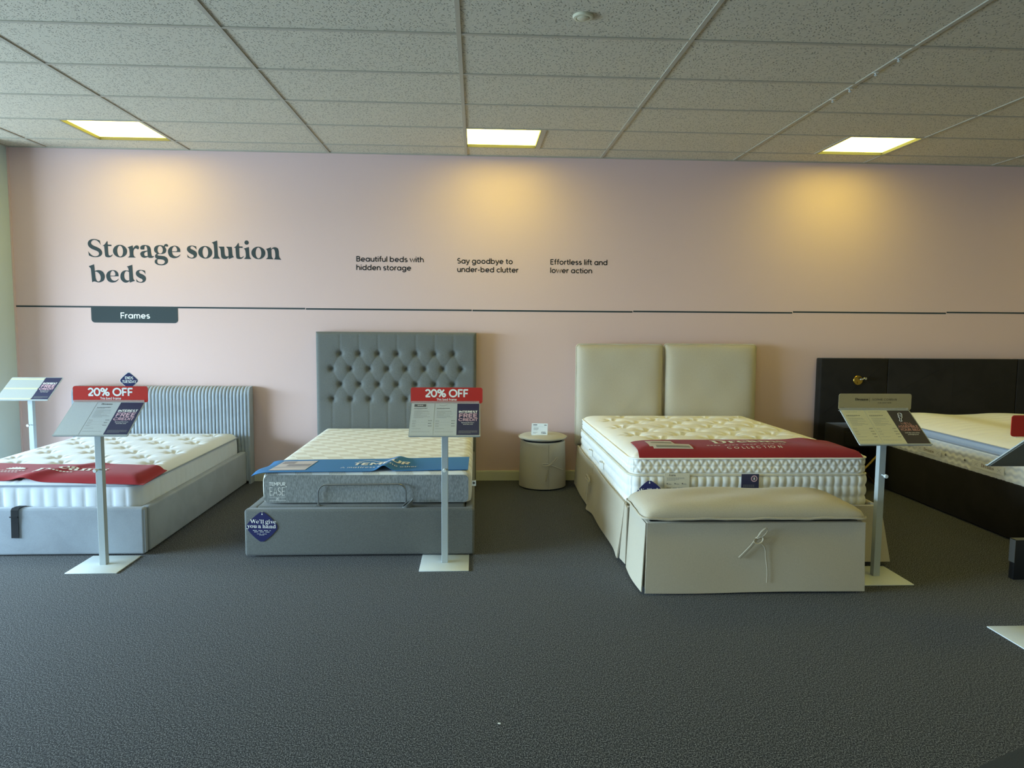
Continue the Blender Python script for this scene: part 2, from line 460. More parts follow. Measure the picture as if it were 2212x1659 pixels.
# sans letters: centre lines, cap height 1; L = polyline, A = arc (cx cy rx ry a0 a1)
SG = {}
def _sg(defs):
    for line in defs.strip().splitlines():
        ch, adv, rest = line.split(None, 2)
        st = []
        for part in rest.split(';'):
            k = part.split()
            if k[0] == 'L': st.append([tuple(float(q) for q in p.split(',')) for p in k[1:]])
            else:
                cx, cy, rx, ry, a0, a1 = map(float, k[1:7])
                n = max(4, int(abs(a1 - a0) / 20))
                st.append([(cx + rx * cos(radians(a0 + (a1 - a0) * q / n)), cy + ry * sin(radians(a0 + (a1 - a0) * q / n))) for q in range(n + 1)])
        SG[ch] = (float(adv), st)
_sg("""
a .84 A .41 .36 .29 .30 0 360;L .70,.70 .70,.01
b .84 A .41 .36 .29 .30 0 360;L .12,1.02 .12,.01
c .70 A .41 .36 .29 .30 42 318
d .84 A .41 .36 .29 .30 0 360;L .70,1.02 .70,.01
e .80 A .41 .36 .29 .30 0 318;L .12,.36 .72,.36
f .46 L .22,.01 .22,.80;A .40 .80 .18 .18 180 80;L .05,.64 .42,.64
g .84 A .41 .36 .29 .30 0 360;L .70,.70 .70,0;A .41 0 .29 .24 0 -155
h .74 L .12,1.02 .12,.01;A .37 .40 .25 .26 180 0;L .62,.40 .62,.01
i .26 L .13,.70 .13,.01;L .13,.86 .13,.99
k .60 L .12,1.02 .12,.01;L .52,.70 .14,.32;L .26,.42 .55,.01
l .26 L .13,1.02 .13,.01
m 1.02 L .12,.70 .12,.01;A .315 .46 .195 .20 180 0;L .51,.46 .51,.01;A .705 .46 .195 .20 180 0;L .90,.46 .90,.01
n .74 L .12,.70 .12,.01;A .37 .40 .25 .26 180 0;L .62,.40 .62,.01
o .82 A .41 .36 .29 .30 0 360
p .84 A .41 .36 .29 .30 0 360;L .12,.70 .12,-.28
r .46 L .12,.70 .12,.01;A .36 .40 .24 .26 180 75
s .60 A .31 .51 .18 .15 35 270;A .31 .21 .20 .15 90 -145
t .47 L .20,.92 .20,.24;A .38 .24 .18 .18 180 280;L .04,.64 .42,.64
u .74 L .12,.70 .12,.30;A .37 .30 .25 .24 180 360;L .62,.70 .62,.01
v .64 L .05,.71 .32,.03 .59,.71
w .98 L .05,.71 .27,.03 .49,.66 .71,.03 .93,.71
y .66 L .05,.71 .34,.04;L .62,.71 .28,-.16 .10,-.23
A .84 L .04,.01 .42,.95 .80,.01;L .18,.32 .66,.32
B .78 L .14,0 .14,1;L .14,.935 .40,.935;A .40 .725 .21 .21 90 -90;L .40,.515 .14,.515;L .14,.515 .44,.515;A .44 .29 .225 .225 90 -90;L .44,.065 .14,.065
C .95 A .52 .5 .43 .435 42 318
D .92 L .14,0 .14,1;L .14,.935 .38,.935;A .38 .5 .43 .435 90 -90;L .38,.065 .14,.065
E .70 L .14,0 .14,1;L .14,.935 .62,.935;L .14,.51 .57,.51;L .14,.065 .62,.065
F .66 L .14,0 .14,1;L .14,.935 .62,.935;L .14,.48 .57,.48
H .86 L .14,0 .14,1;L .72,0 .72,1;L .14,.5 .72,.5
I .28 L .14,0 .14,1
L .62 L .14,0 .14,1;L .14,.065 .58,.065
M 1.04 L .13,0 .13,1;L .15,.95 .52,.35 .89,.95;L .91,1 .91,0
N .86 L .14,0 .14,1;L .16,.95 .70,.05;L .72,0 .72,1
O 1.04 A .52 .5 .43 .435 0 360
P .72 L .14,0 .14,1;L .14,.935 .40,.935;A .40 .70 .235 .235 90 -90;L .40,.465 .14,.465
R .76 L .14,0 .14,1;L .14,.935 .40,.935;A .40 .70 .235 .235 90 -90;L .40,.465 .14,.465;L .38,.46 .65,0
S .72 A .36 .715 .23 .22 38 270;A .36 .28 .26 .215 90 -142
T .66 L .33,0 .33,.93;L .03,.935 .63,.935
U .84 L .13,1 .13,.37;A .42 .37 .29 .305 180 360;L .71,.37 .71,1
W 1.14 L .04,1 .30,.04 .57,.95 .84,.04 1.10,1
Y .74 L .04,1 .37,.45 .70,1;L .37,.45 .37,0
0 .78 A .38 .5 .30 .435 0 360
2 .70 A .35 .68 .25 .255 165 -38;L .547,.523 .10,.07;L .08,.065 .64,.065
8 .72 A .36 .735 .20 .20 0 360;A .36 .29 .25 .225 0 360
% 1.04 A .25 .75 .17 .18 0 360;A .79 .25 .17 .18 0 360;L .80,.97 .24,.03
- .50 L .08,.38 .42,.38
' .22 L .10,1 .10,.76
! .26 L .13,1 .13,.30;L .13,.13 .13,0
""")
def ribbon(bm, P, w, z=0.0):
    """flat stroke of width w along a 2D polyline"""
    n = len(P); closed = n > 4 and hypot(P[0][0] - P[-1][0], P[0][1] - P[-1][1]) < 1e-6
    A, B = [], []
    m = n - 1 if closed else n
    for i in range(m):
        p = P[i]; a = P[i - 1] if (closed or i > 0) else None; c = P[(i + 1) % m] if (closed or i < m - 1) else None
        ns = []
        for q, r in ((a, p), (p, c)):
            if q is None or r is None: continue
            dx, dy = r[0] - q[0], r[1] - q[1]; l = hypot(dx, dy) or 1e-9; ns.append((-dy / l, dx / l))
        nx, ny = sum(v[0] for v in ns) / len(ns), sum(v[1] for v in ns) / len(ns)
        k = max(0.35, nx * nx + ny * ny); nx, ny = nx / k, ny / k
        A.append(bm.verts.new((p[0] + nx * w / 2, p[1] + ny * w / 2, z))); B.append(bm.verts.new((p[0] - nx * w / 2, p[1] - ny * w / 2, z)))
    for i in range(m if closed else m - 1):
        j = (i + 1) % m; bm.faces.new([A[i], B[i], B[j], A[j]])

def sans(text, size=1.0, align='LEFT', bold=0.0, width=None, spacing=1.0, line=1.0):
    """flat lettering in the XY plane; size = cap height; width fixes the widest line"""
    wgt = (0.125 + bold * 4.5)
    lines = text.split('\n'); spans = []
    for t in lines: spans.append(sum((0.34 if c == ' ' else SG[c][0]) * (spacing if spacing > 1 else 1) for c in t))
    kx = size if not width else width / max(spans)
    bm = bmesh.new()
    for li, t in enumerate(lines):
        x = -spans[li] / 2 if align == 'CENTER' else 0.0
        for c in t:
            adv = (0.34 if c == ' ' else SG[c][0]) * (spacing if spacing > 1 else 1)
            if c != ' ':
                for si, st in enumerate(SG[c][1]):
                    tmp = [((x + p[0]) * kx, (p[1] - li * 1.36 * line) * size) for p in st]
                    ribbon(bm, tmp, wgt * (size + kx) / 2, si * 0.00012)
            x += adv
    return bm

# serif letters: outlines in units where x-height = 270, baseline 0; '*' marks a corner
GL = {}
def glyph(ch, ox, base, adv, *contours):
    GL[ch] = (adv, [[((float(q[0]) - ox), (base - float(q[1])), q[2]) for q in
              [(p.rstrip('*').split(',')[0], p.rstrip('*').split(',')[1], p.endswith('*')) for p in c.split()]] for c in contours])
def ell(cx, cy, rx, ry, n=14):
    return ' '.join('%.0f,%.0f' % (cx + rx * cos(2 * pi * k / n), cy + ry * sin(2 * pi * k / n)) for k in range(n))
glyph('S', 130, 520, 325, '388,160* 408,258* 370,200 325,162 270,150 222,170 200,210 215,245 260,275 330,305 395,345 430,405 420,465 370,508 290,522 215,515 145,487* 132,392* 170,445 225,490 285,502 340,485 362,445 345,405 290,375 215,345 155,300 130,240 145,180 200,138 270,130 330,138')
glyph('t', 440, 520, 218, '540,172* 553,172* 557,245* 635,247* 635,278* 558,278* 562,430 575,478 605,485 630,472 648,455* 655,462* 630,500 590,520 540,522 500,505 488,460 478,278* 440,276* 490,240')
glyph('o', 662, 520, 312, ell(814, 384, 152, 137), ell(816, 384, 62, 118))
glyph('r', 977, 520, 262, '977,298* 1090,255* 1098,325* 1125,280 1165,255 1205,262 1224,295 1218,330 1195,341 1170,325 1140,323 1115,345 1102,380 1100,450 1115,495 1145,515* 1145,522* 980,522* 980,513* 1012,490 1020,445 1015,370 1005,325')
glyph('a', 1246, 527, 300, '1250,320 1262,280 1310,255 1375,253 1440,272 1472,320 1480,400 1488,460 1500,490 1538,490* 1540,500 1510,525 1465,533 1425,525 1408,508* 1370,525 1320,530 1270,505 1246,455 1260,410 1310,385 1400,372* 1397,320 1385,285 1365,270 1345,285 1338,330 1335,350* 1290,352 1262,348', '1402,393* 1360,405 1335,430 1330,462 1350,488 1380,492 1405,488*')
glyph('g', 1545, 530, 302, '1600,438* 1555,395 1545,350 1560,300 1605,265 1677,253 1735,263 1760,275* 1775,240 1815,225 1850,245 1850,275 1830,285 1800,275 1780,290* 1805,330 1808,370 1790,415 1745,440 1690,447 1640,445* 1615,460 1635,480 1700,485 1770,495 1820,530 1840,580 1825,640 1770,680 1690,692 1610,680 1560,645 1552,605 1570,570 1610,555* 1575,535 1562,500 1570,465', ell(1677, 355, 57, 82), '1620,565 1605,610 1625,655 1690,672 1745,655 1770,615 1750,580 1700,565 1650,562')
glyph('e', 1846, 530, 282, '2112,398* 2105,330 2060,278 1985,262 1900,290 1850,355 1848,430 1880,500 1950,533 2020,528 2075,500 2113,455* 2105,452* 2060,485 2010,495 1955,465 1930,400*', '1930,385* 1940,325 1975,280 2015,285 2040,330 2040,370 2020,385*')
glyph('b', 130, 1055, 348, '130,708* 248,665* 258,812* 300,795 360,792 420,820 460,880 465,950 440,1015 385,1050 320,1060 240,1040 190,1058* 175,790 160,745', '260,825* 300,830 350,870 375,930 370,1000 340,1035 310,1035 285,1010 268,950')
glyph('d', 803, 1062, 325, '945,715* 1065,673* 1075,940 1085,990 1112,1022* 1000,1065* 995,1030* 960,1055 905,1067 845,1040 805,980 805,895 840,830 900,800 960,800 985,805* 978,760 965,730', '990,835* 950,815 915,825 890,870 885,930 900,985 940,1015 990,1015*')
glyph('s', 1135, 1070, 230, '1337,808* 1342,882* 1310,840 1265,808 1225,812 1205,835 1225,865 1280,890 1335,930 1350,985 1325,1045 1270,1070 1215,1072 1145,1050* 1137,985* 1170,1030 1215,1055 1255,1050 1278,1025 1265,995 1215,970 1160,930 1135,880 1150,825 1200,795 1265,793')
glyph('l', 635, 543, 182, '635,192* 755,147* 765,430 775,490 808,533* 808,543* 648,543* 648,533* 680,505 688,440 680,260 665,215')
glyph('u', 783, 543, 340, '783,278* 905,278* 912,430 930,480 965,490 995,485* 993,370 980,320 950,285* 950,278* 1072,282* 1080,430 1090,475 1115,503* 1000,550* 998,505* 960,540 905,548 850,525 832,470 825,360 810,310 783,285*')
glyph('i', 1322, 552, 175, ell(1393, 192, 47, 47), '1322,325* 1440,287* 1447,460 1460,515 1488,545* 1488,552* 1330,552* 1330,545* 1362,515 1370,460 1362,385 1350,345')
glyph('n', 1808, 558, 345, '1808,335* 1922,293* 1925,335* 1965,300 2020,292 2070,315 2090,370 2095,470 2110,525 2142,555* 2142,565* 1985,560* 1985,552* 2010,520 2015,450 2005,370 1985,335 1955,328 1928,355* 1932,470 1945,520 1970,548* 1970,558* 1812,555* 1812,548* 1845,520 1852,460 1845,390 1830,350')
glyph('h', 0, 0, 345, '-5,-352* 112,-395* 117,-225* 155,-260 210,-268 262,-245 282,-190 287,-90 302,-35 334,-5* 334,0* 177,0* 177,-8* 202,-40 207,-110 197,-190 177,-225 147,-232 120,-205* 124,-90 137,-40 162,-12* 162,0* 4,0* 4,-12* 37,-40 44,-100 37,-280 22,-330')
glyph('m', 0, 0, 545, '0,-225* 114,-267* 117,-225* 155,-260 205,-268 255,-250 275,-215 315,-255 375,-268 440,-250 475,-190 480,-90 495,-35 530,-8* 530,0* 372,0* 372,-8* 398,-40 402,-110 392,-190 375,-225 345,-232 300,-215 285,-190 288,-90 300,-35 325,-8* 325,0* 180,0* 180,-8* 200,-40 207,-110 197,-190 180,-225 150,-232 120,-205* 124,-90 137,-40 162,-10* 162,0* 4,0* 4,-10* 37,-40 44,-100 37,-170 22,-210')
glyph('D', 0, 0, 430, '0,-390* 190,-390 290,-375 370,-320 405,-230 400,-150 360,-60 280,-10 180,0 0,0* 0,-12* 40,-25 50,-60 50,-330 40,-365 0,-378*', '140,-365* 140,-25* 200,-25 265,-60 300,-130 302,-240 270,-320 210,-362')
glyph('W', 0, 0, 600, '0,-390* 150,-390* 150,-380* 130,-365 135,-340 225,-130* 300,-340* 285,-390* 420,-390* 420,-380* 405,-365 408,-340 480,-130* 545,-340 540,-370 505,-380* 505,-390* 600,-390* 600,-380* 575,-365 450,0* 425,0* 325,-250* 220,0* 195,0* 40,-345 25,-370 0,-380*')
glyph('v', 0, 0, 290, '0,-265* 140,-265* 140,-255* 122,-240 190,-100* 235,-225 232,-245 205,-255* 205,-265* 295,-265* 295,-255* 270,-240 160,5* 135,5* 25,-235 0,-255*')
glyph('y', 0, 0, 290, '0,-265* 140,-265* 140,-255* 122,-240 190,-100* 235,-225 232,-245 205,-255* 205,-265* 295,-265* 295,-255* 270,-240 150,30 105,95 40,125 -40,110 -85,65 -60,35 -20,45 0,75 50,80 100,50 135,0* 25,-235 0,-255*')
glyph("'", 0, 0, 110, '10,-395* 80,-395* 80,-350 45,-270 30,-270* 45,-330 10,-350')
glyph('A', 0, 0, 430, '0,-12* 30,-25 55,-60 185,-390* 225,-390* 350,-55 370,-25 405,-12* 405,0* 230,0* 230,-12* 262,-25 258,-55 240,-115* 115,-115* 95,-55 98,-25 135,-12* 135,0* 0,0*', '122,-135* 232,-135* 180,-285*')
glyph('O', 0, 0, 430, ell(205, -195, 205, 200), ell(205, -195, 130, 180))

def serif(text, xh=1.0, align='LEFT', spacing=0.0, nseg=4):
    """serif lettering; xh = x-height"""
    k = xh / 270.0
    cu = bpy.data.curves.new('t', 'CURVE'); cu.dimensions = '2D'; cu.fill_mode = 'BOTH'
    x = 0.0
    for ch in text:
        if ch == ' ': x += 110; continue
        adv, cons = GL[ch]
        for c in cons:
            pts = []
            m = len(c)
            for i in range(m):
                p0, p1, p2, p3 = c[(i - 1) % m], c[i], c[(i + 1) % m], c[(i + 2) % m]
                if p1[2]: p0 = p1
                if p2[2]: p3 = p2
                if p1[2] and p2[2]: pts.append((p1[0], p1[1])); continue
                for q in range(nseg):
                    t = q / nseg
                    pts.append(tuple(0.5 * (2 * p1[a] + (p2[a] - p0[a]) * t + (2 * p0[a] - 5 * p1[a] + 4 * p2[a] - p3[a]) * t * t + (3 * p1[a] - p0[a] - 3 * p2[a] + p3[a]) * t ** 3) for a in (0, 1)))
            sp = cu.splines.new('POLY'); sp.points.add(len(pts) - 1)
            for q, (px, py) in enumerate(pts): sp.points[q].co = ((x + px) * k, py * k, 0, 1)
            sp.use_cyclic_u = True
        x += adv + spacing
    bm = curve_to_bm(cu)
    w = (x - spacing) * k
    if align == 'CENTER': bmesh.ops.translate(bm, verts=bm.verts, vec=(-w / 2, 0, 0))
    return bm

def plane_mat(o, ax, ay):
    ax = Vector(ax).normalized(); ay = Vector(ay).normalized(); az = ax.cross(ay)
    m = Matrix((ax, ay, az)).transposed().to_4x4(); m.translation = Vector(o)
    return m

def put(bm, t, o, ax=(1, 0, 0), ay=(0, 0, 1), mi=0):
    merge(bm, t, mi, plane_mat(o, ax, ay))

def bar2d(bm, o, ax, ay, x0, x1, y0, y1, mi=0):
    o = Vector(o); ax = Vector(ax); ay = Vector(ay)
    f = bm.faces.new([bm.verts.new(o + ax * x + ay * y) for x, y in ((x0, y0), (x1, y0), (x1, y1), (x0, y1))])
    f.material_index = mi

# ------------------------------------------------------------------ the room
XL, XR, YF, XW = -3.927, 8.4, -9.3, -7.2
b = bmesh.new(); box(b, XW - 0.2, XR + 0.2, YF - 0.2, 0.2, -0.12, 0.0); struct('floor', b, 'carpet')
b = bmesh.new(); box(b, XW - 0.2, XR + 0.2, 0.0, 0.2, 0, H + 0.1); struct('wall_back', b, 'wall_pink')
b = bmesh.new(); box(b, XR, XR + 0.2, YF, 0.0, 0, H + 0.1); struct('wall_right', b, 'wall_white')
# short sage wall closing the bay; beyond it the showroom runs on to a glazed shopfront
b = bmesh.new(); box(b, XL - 0.06, XL, -0.31, 0.0, 0, H + 0.1); struct('wall_left', b, 'wall_sage')
wy0, wy1, wz0, wz1 = -6.35, -0.75, 0.10, 2.02
b = bmesh.new()
box(b, XW - 0.2, XW, wy1, 0.0, 0, H + 0.1); box(b, XW - 0.2, XW, YF, wy0, 0, H + 0.1)
box(b, XW - 0.2, XW, wy0, wy1, 0, wz0); box(b, XW - 0.2, XW, wy0, wy1, wz1, H + 0.1)
struct('wall_far_left', b, 'wall_white')
b = bmesh.new()
for k in range(6): y = wy0 + 0.03 + (wy1 - wy0 - 0.06) * k / 5; box(b, XW - 0.12, XW - 0.05, y - 0.03, y + 0.03, wz0, wz1)
for z in (wz0 + 0.03, wz1 - 0.03): box(b, XW - 0.12, XW - 0.05, wy0, wy1, z - 0.03, z + 0.03)
struct('window_1', b, 'metal_grey_paint')
fx0, fx1 = -3.8, -1.2
b = bmesh.new()
box(b, XW - 0.2, fx0, YF - 0.2, YF, 0, H + 0.1); box(b, fx1, XR + 0.2, YF - 0.2, YF, 0, H + 0.1)
box(b, fx0, fx1, YF - 0.2, YF, 0, 0.25); box(b, fx0, fx1, YF - 0.2, YF, 2.6, H + 0.1)
struct('wall_front', b, 'wall_white')
b = bmesh.new()
for x in (fx0 + 0.03, -2.5, fx1 - 0.03): box(b, x - 0.03, x + 0.03, YF - 0.10, YF - 0.04, 0.25, 2.6)
for z in (0.28, 2.57): box(b, fx0, fx1, YF - 0.10, YF - 0.04, z - 0.03, z + 0.03)
struct('window_2', b, 'metal_grey_paint')

# ceiling: tiles and the T-bar grid in one mesh, openings left for the light panels
PX = [(-3.0, -2.4), (0.0, 0.6), (3.0, 3.6), (6.0, 6.6)]
PY = (-0.91, -0.31)
b = bmesh.new()
gx = [k * 1.2 for k in range(-5, 7)]; gy = [-0.31 - 0.6 * k for k in range(0, 15)]
def rects():
    xs = [XW] + gx + [XR]; ys = [0.0] + gy + [YF]
    for i in range(len(xs) - 1):
        for j in range(len(ys) - 1):
            yield xs[i], xs[i + 1], ys[j + 1], ys[j]
for x0, x1, y0, y1 in rects():
    hole = [p for p in PX if p[0] >= x0 - 0.01 and p[1] <= x1 + 0.01 and abs(y1 - PY[1]) < 0.01]
    hole += [(x, x + 0.6) for x in (0.0, 3.0, 6.0) if x >= x0 - 0.01 and x + 0.6 <= x1 + 0.01 and (abs(y1 + 3.31) < 0.01 or abs(y1 + 6.91) < 0.01)]
    spans = [(x0, x1)]
    for p in hole:
        spans = [(a, c) for s in spans for a, c in ((s[0], p[0]), (p[1], s[1])) if c - a > 0.02]
    for a, c in spans: box(b, a, c, y0, y1, H + 0.004, H + 0.03)
for x in gx:
    box(b, x - 0.012, x + 0.012, YF, 0, H - 0.002, H + 0.012, mi=1)
for y in gy:
    box(b, XW, XR, y - 0.011, y + 0.011, H - 0.001, H + 0.012, mi=1)
box(b, 0.575 + 0.012, 0.625, PY[0], PY[1], H - 0.002, H + 0.012, mi=1)
for x in (-3.0, 3.0, 6.6): box(b, x - 0.012, x + 0.012, PY[0], PY[1], H - 0.002, H + 0.012, mi=1)
box(b, XW, XR, -0.022, 0, H - 0.004, H + 0.012, mi=1); box(b, XL, XL + 0.022, -0.31, 0, H - 0.004, H + 0.012, mi=1)
box(b, XW - 0.2, XR + 0.2, YF - 0.2, 0.2, H + 0.10, H + 0.2)
struct('ceiling', b, ['ceiling_tile', 'grid_white'])

b = bmesh.new(); box(b, XL, XR, -0.018, 0, 0, 0.083); box(b, XL, XR, -0.012, 0, 0.083, 0.090)
struct('baseboard_back', b, 'paint_cream')
b = bmesh.new(); box(b, XL, XL + 0.018, -0.31, -0.018, 0, 0.088); struct('baseboard_left', b, 'paint_cream')

# dark printed stripe along the wall, one piece per wallpaper drop
b = bmesh.new()
cuts = [XL, -1.423, 0.057, 1.517, 3.001, 4.46, 5.92, XR]; zs = [1.5535, 1.5515, 1.5505, 1.5545, 1.5625, 1.571, 1.575]
for i in range(7): box(b, cuts[i] + 0.0035, cuts[i + 1] - 0.0035, -0.0015, 0, zs[i] - 0.007, zs[i] + 0.007)
struct('trim_1', b, 'ink_slate')
# pale edge strip in the left corner
b = bmesh.new(); box(b, XL, XL + 0.012, -0.012, 0, 0.09, H - 0.004); struct('trim_2', b, 'wall_pink')

# ceiling light panels
pl = ['square lit ceiling panel above the pleated grey velvet bed', 'square lit ceiling panel in the middle, above the buttoned grey headboard and the stool', 'square lit ceiling panel above the left half of the black bed', 'square lit ceiling panel beside the wall, past the right edge']
def ceiling_panel(x0, x1, y0, y1, lab):
    t = thing('ceiling_light', lab, 'ceiling light', ((x0 + x1) / 2, (y0 + y1) / 2, H), 'lit panels in the ceiling')
    for a in ((x0 + 0.012, x0 + 0.016, y0 + 0.011, y1 - 0.011), (x1 - 0.016, x1 - 0.012, y0 + 0.011, y1 - 0.011), (x0 + 0.016, x1 - 0.016, y0 + 0.011, y0 + 0.015), (x0 + 0.016, x1 - 0.016, y1 - 0.015, y1 - 0.011)):
        f = bmesh.new(); box(f, *a, H - 0.001, H + 0.022); obj('frame_side', f, 'frame_grey', t, False)
    d = bmesh.new(); box(d, x0 + 0.014, x1 - 0.014, y0 + 0.013, y1 - 0.013, H + 0.022, H + 0.028)
    obj('diffuser', d, 'panel_glow', t, False)
for (x0, x1), lab in zip(PX, pl): ceiling_panel(x0, x1, PY[0], PY[1], lab)
# extra panels added out of view to carry the light of the room
for k, y in enumerate((-3.91, -7.51)):
    for x, side in ((0.0, 'left'), (3.0, 'middle'), (6.0, 'right')):
        ceiling_panel(x, x + 0.6, y, y + 0.6, 'square ceiling panel added out of view to light the room, %s row over the %s of the showroom' % (('camera', 'rear')[k], side))

# smoke detector
t = thing('smoke_detector', 'round cream smoke detector on a ceiling tile', 'smoke detector', (0.60, -2.965, H + 0.004))
d = bmesh.new(); lathe(d, [(0, 0.0), (0.050, 0.0), (0.050, -0.006), (0.046, -0.011), (0.036, -0.013), (0.034, -0.013)], (0.60, -2.965, H + 0.004), 40)
lathe(d, [(0.034, -0.013), (0.031, -0.009), (0.030, -0.009)], (0.60, -2.965, H + 0.004), 40)
obj('base', d, 'plastic_white', t)
d = bmesh.new(); lathe(d, [(0.030, -0.008), (0.030, -0.0125), (0.026, -0.015), (0, -0.015)], (0.60, -2.965, H + 0.004), 40)
obj('sensor_cap', d, 'plastic_white', t)

# small clips on the ceiling grid
hl = ['small white sign clip on the ceiling grid bar, nearest the camera of the row', 'small white sign clip on the ceiling grid bar, second from the camera',
      'small white sign clip on the ceiling grid bar, third from the camera', 'small white sign clip on the ceiling grid bar, furthest from the camera of the row']
for y, lab in zip((-2.552, -2.323, -2.03, -1.815), hl):
    b = bmesh.new()
    z = H - 0.002
    box(b, 2.4 - 0.018, 2.4 + 0.018, y - 0.010, y + 0.010, z - 0.003, z, 0.001, 1)
    tube(b, catmull([(2.4, y, z - 0.003), (2.4, y, z - 0.010), (2.4 + 0.007, y - 0.003, z - 0.016), (2.4, y - 0.005, z - 0.021), (2.4 - 0.008, y - 0.003, z - 0.016)], 4), 0.0028, 6)
    o = obj('ceiling_clip', b, 'metal_white'); tag(o, lab, 'clip', 'clips on the ceiling grid')

# ------------------------------------------------------------------ wall lettering
def wall_text(name, bm, label, mat='ink_slate'):
    bmesh.ops.translate(bm, verts=bm.verts, vec=(0, -0.0012, 0))
    o = obj(name, bm, mat, None, False); tag(o, label, 'wall lettering'); return o
U = 0.000397
b = bmesh.new()
def lay(text, start, base, xs):
    # measured left edges of each letter keep the printed spacing
    for ch, x in zip(text, xs):
        put(b, serif(ch, 270 * U), (start + x * U, 0, base))
lay('Storage', -3.285, 1.985, [0, 310, 532, 847, 1116, 1415, 1716])
lay('solution', -3.285 + 2126 * U, 1.984, [0, 242, 538, 686, 1015, 1228, 1398, 1713])
lay('beds', -3.285, 1.768, [0, 368, 673, 1005])
wall_text('heading_lettering', b, 'large dark serif heading about storage printed on the pink wall')
for x, z, txt, w1, lab in ((-0.974, 1.974, 'Beautiful beds with\nhidden storage', 0.601, 'small two-line wall caption beginning Beautiful, left of the three'),
                     (-0.080, 1.967, 'Say goodbye to\nunder-bed clutter', 0.552, 'small two-line wall caption beginning Say goodbye, middle of the three'),
                     (0.755, 1.968, 'Effortless lift and\nlower action', 0.523, 'small two-line wall caption beginning Effortless, right of the three')):
    t = sans(txt, 0.0475, 'LEFT', 0.010, w1, 1.0, 1.16)
    b = bmesh.new(); put(b, t, (x, 0, z)); wall_text('caption_lettering', b, lab, 'ink_black')
# Frames tab
t = thing('section_tab', 'dark slate tab reading Frames hanging under the wall stripe', 'wall sign', (-2.908, 0, 1.48))
b = bmesh.new()
r = 0.03; pts = [(-0.372, 0.07), (-0.372, -0.065 + r)] + [(-0.372 + r - r * cos(a), -0.065 + r - r * sin(a)) for a in [k * pi / 12 for k in range(1, 7)]] + \
    [(0.372 - r + r * sin(a), -0.065 + r - r * cos(a)) for a in [k * pi / 12 for k in range(0, 7)]] + [(0.372, 0.07)]
extrude_outline(b, pts, (1, 0, 0), (0, 0, 1), (0, -1, 0), (-2.908, 0, 1.481), 0.002)
obj('tab_plate', b, 'ink_slate', t, False)
b = bmesh.new(); put(b, sans('Frames', 0.052, 'CENTER', 0.005, 0.258), (-2.904, -0.003, 1.454)); obj('lettering', b, 'ink_white', t, False)

# ------------------------------------------------------------------ soft shapes
def round_corner(x, y, x0, x1, y0, y1, r):
    cx = x0 + r if x < x0 + r else x1 - r if x > x1 - r else None
    cy = y0 + r if y < y0 + r else y1 - r if y > y1 - r else None
    if cx is None or cy is None: return x, y
    a, b_ = (x - cx) / r, (y - cy) / r
    return cx + r * a * sqrt(max(0, 1 - b_ * b_ / 2)), cy + r * b_ * sqrt(max(0, 1 - a * a / 2))

def spaced(a, b_, step, edge=(0.004, 0.010, 0.018, 0.028, 0.040)):
    n = max(2, int(round((b_ - a - 2 * edge[-1]) / step)))
    mid = [a + edge[-1] + (b_ - a - 2 * edge[-1]) * i / n for i in range(n + 1)]
    return [a] + [a + e for e in edge[:-1]] + mid + [b_ - e for e in reversed(edge[:-1])] + [b_]

def mattress(x0, x1, y0, y1, rc, rows, topf, step=0.011, disp=None, row_mi=None, top_mi=0, ys_step=None, zmod=None, bottom=True):
    """closed soft slab: rows = [(z, outset)] from the bottom up, topf(x, y, edge distance) the top surface"""
    bm = bmesh.new()
    xs = spaced(x0, x1, step); ys = spaced(y0, y1, ys_step or step)
    nx, ny = len(xs), len(ys)
    zm = zmod or (lambda x, y, z: z)
    V = [[None] * ny for _ in range(nx)]
    for i, x in enumerate(xs):
        for j, y in enumerate(ys):
            px, py = round_corner(x, y, x0, x1, y0, y1, rc)
            de = min(x - x0, x1 - x, y - y0, y1 - y)
            V[i][j] = bm.verts.new((px, py, zm(px, py, topf(px, py, de))))
    for i in range(nx - 1):
        for j in range(ny - 1):
            f = bm.faces.new([V[i][j], V[i + 1][j], V[i + 1][j + 1], V[i][j + 1]]); f.material_index = top_mi
    loop = [V[i][0] for i in range(nx)] + [V[nx - 1][j] for j in range(1, ny)] + [V[i][ny - 1] for i in range(nx - 2, -1, -1)] + [V[0][j] for j in range(ny - 2, 0, -1)]
    m = len(loop)
    P = [(v.co.x, v.co.y) for v in loop]
    nrm = []; s = [0.0]
    for k in range(m):
        ax_, ay_ = P[k - 1]; bx, by = P[(k + 1) % m]
        tx, ty = bx - ax_, by - ay_; l = hypot(tx, ty) or 1
        nrm.append((ty / l, -tx / l))
        s.append(s[-1] + hypot(P[(k + 1) % m][0] - P[k][0], P[(k + 1) % m][1] - P[k][1]))
    prev = loop
    for ri in range(len(rows) - 1, -1, -1):
        z, out = rows[ri]
        cur = []
        for k in range(m):
            o = out + (disp(s[k], z, P[k][0], P[k][1]) if disp else 0)
            x, y = P[k][0] + nrm[k][0] * o, P[k][1] + nrm[k][1] * o
            cur.append(bm.verts.new((x, y, zm(x, y, z))))
        for k in range(m):
            f = bm.faces.new([prev[k], cur[k], cur[(k + 1) % m], prev[(k + 1) % m]])
            f.material_index = row_mi(z) if row_mi else 0
        prev = cur
    if bottom: bm.faces.new(prev)
    ring = [(P[k][0], P[k][1]) for k in range(m)]
    return bm, ring, nrm

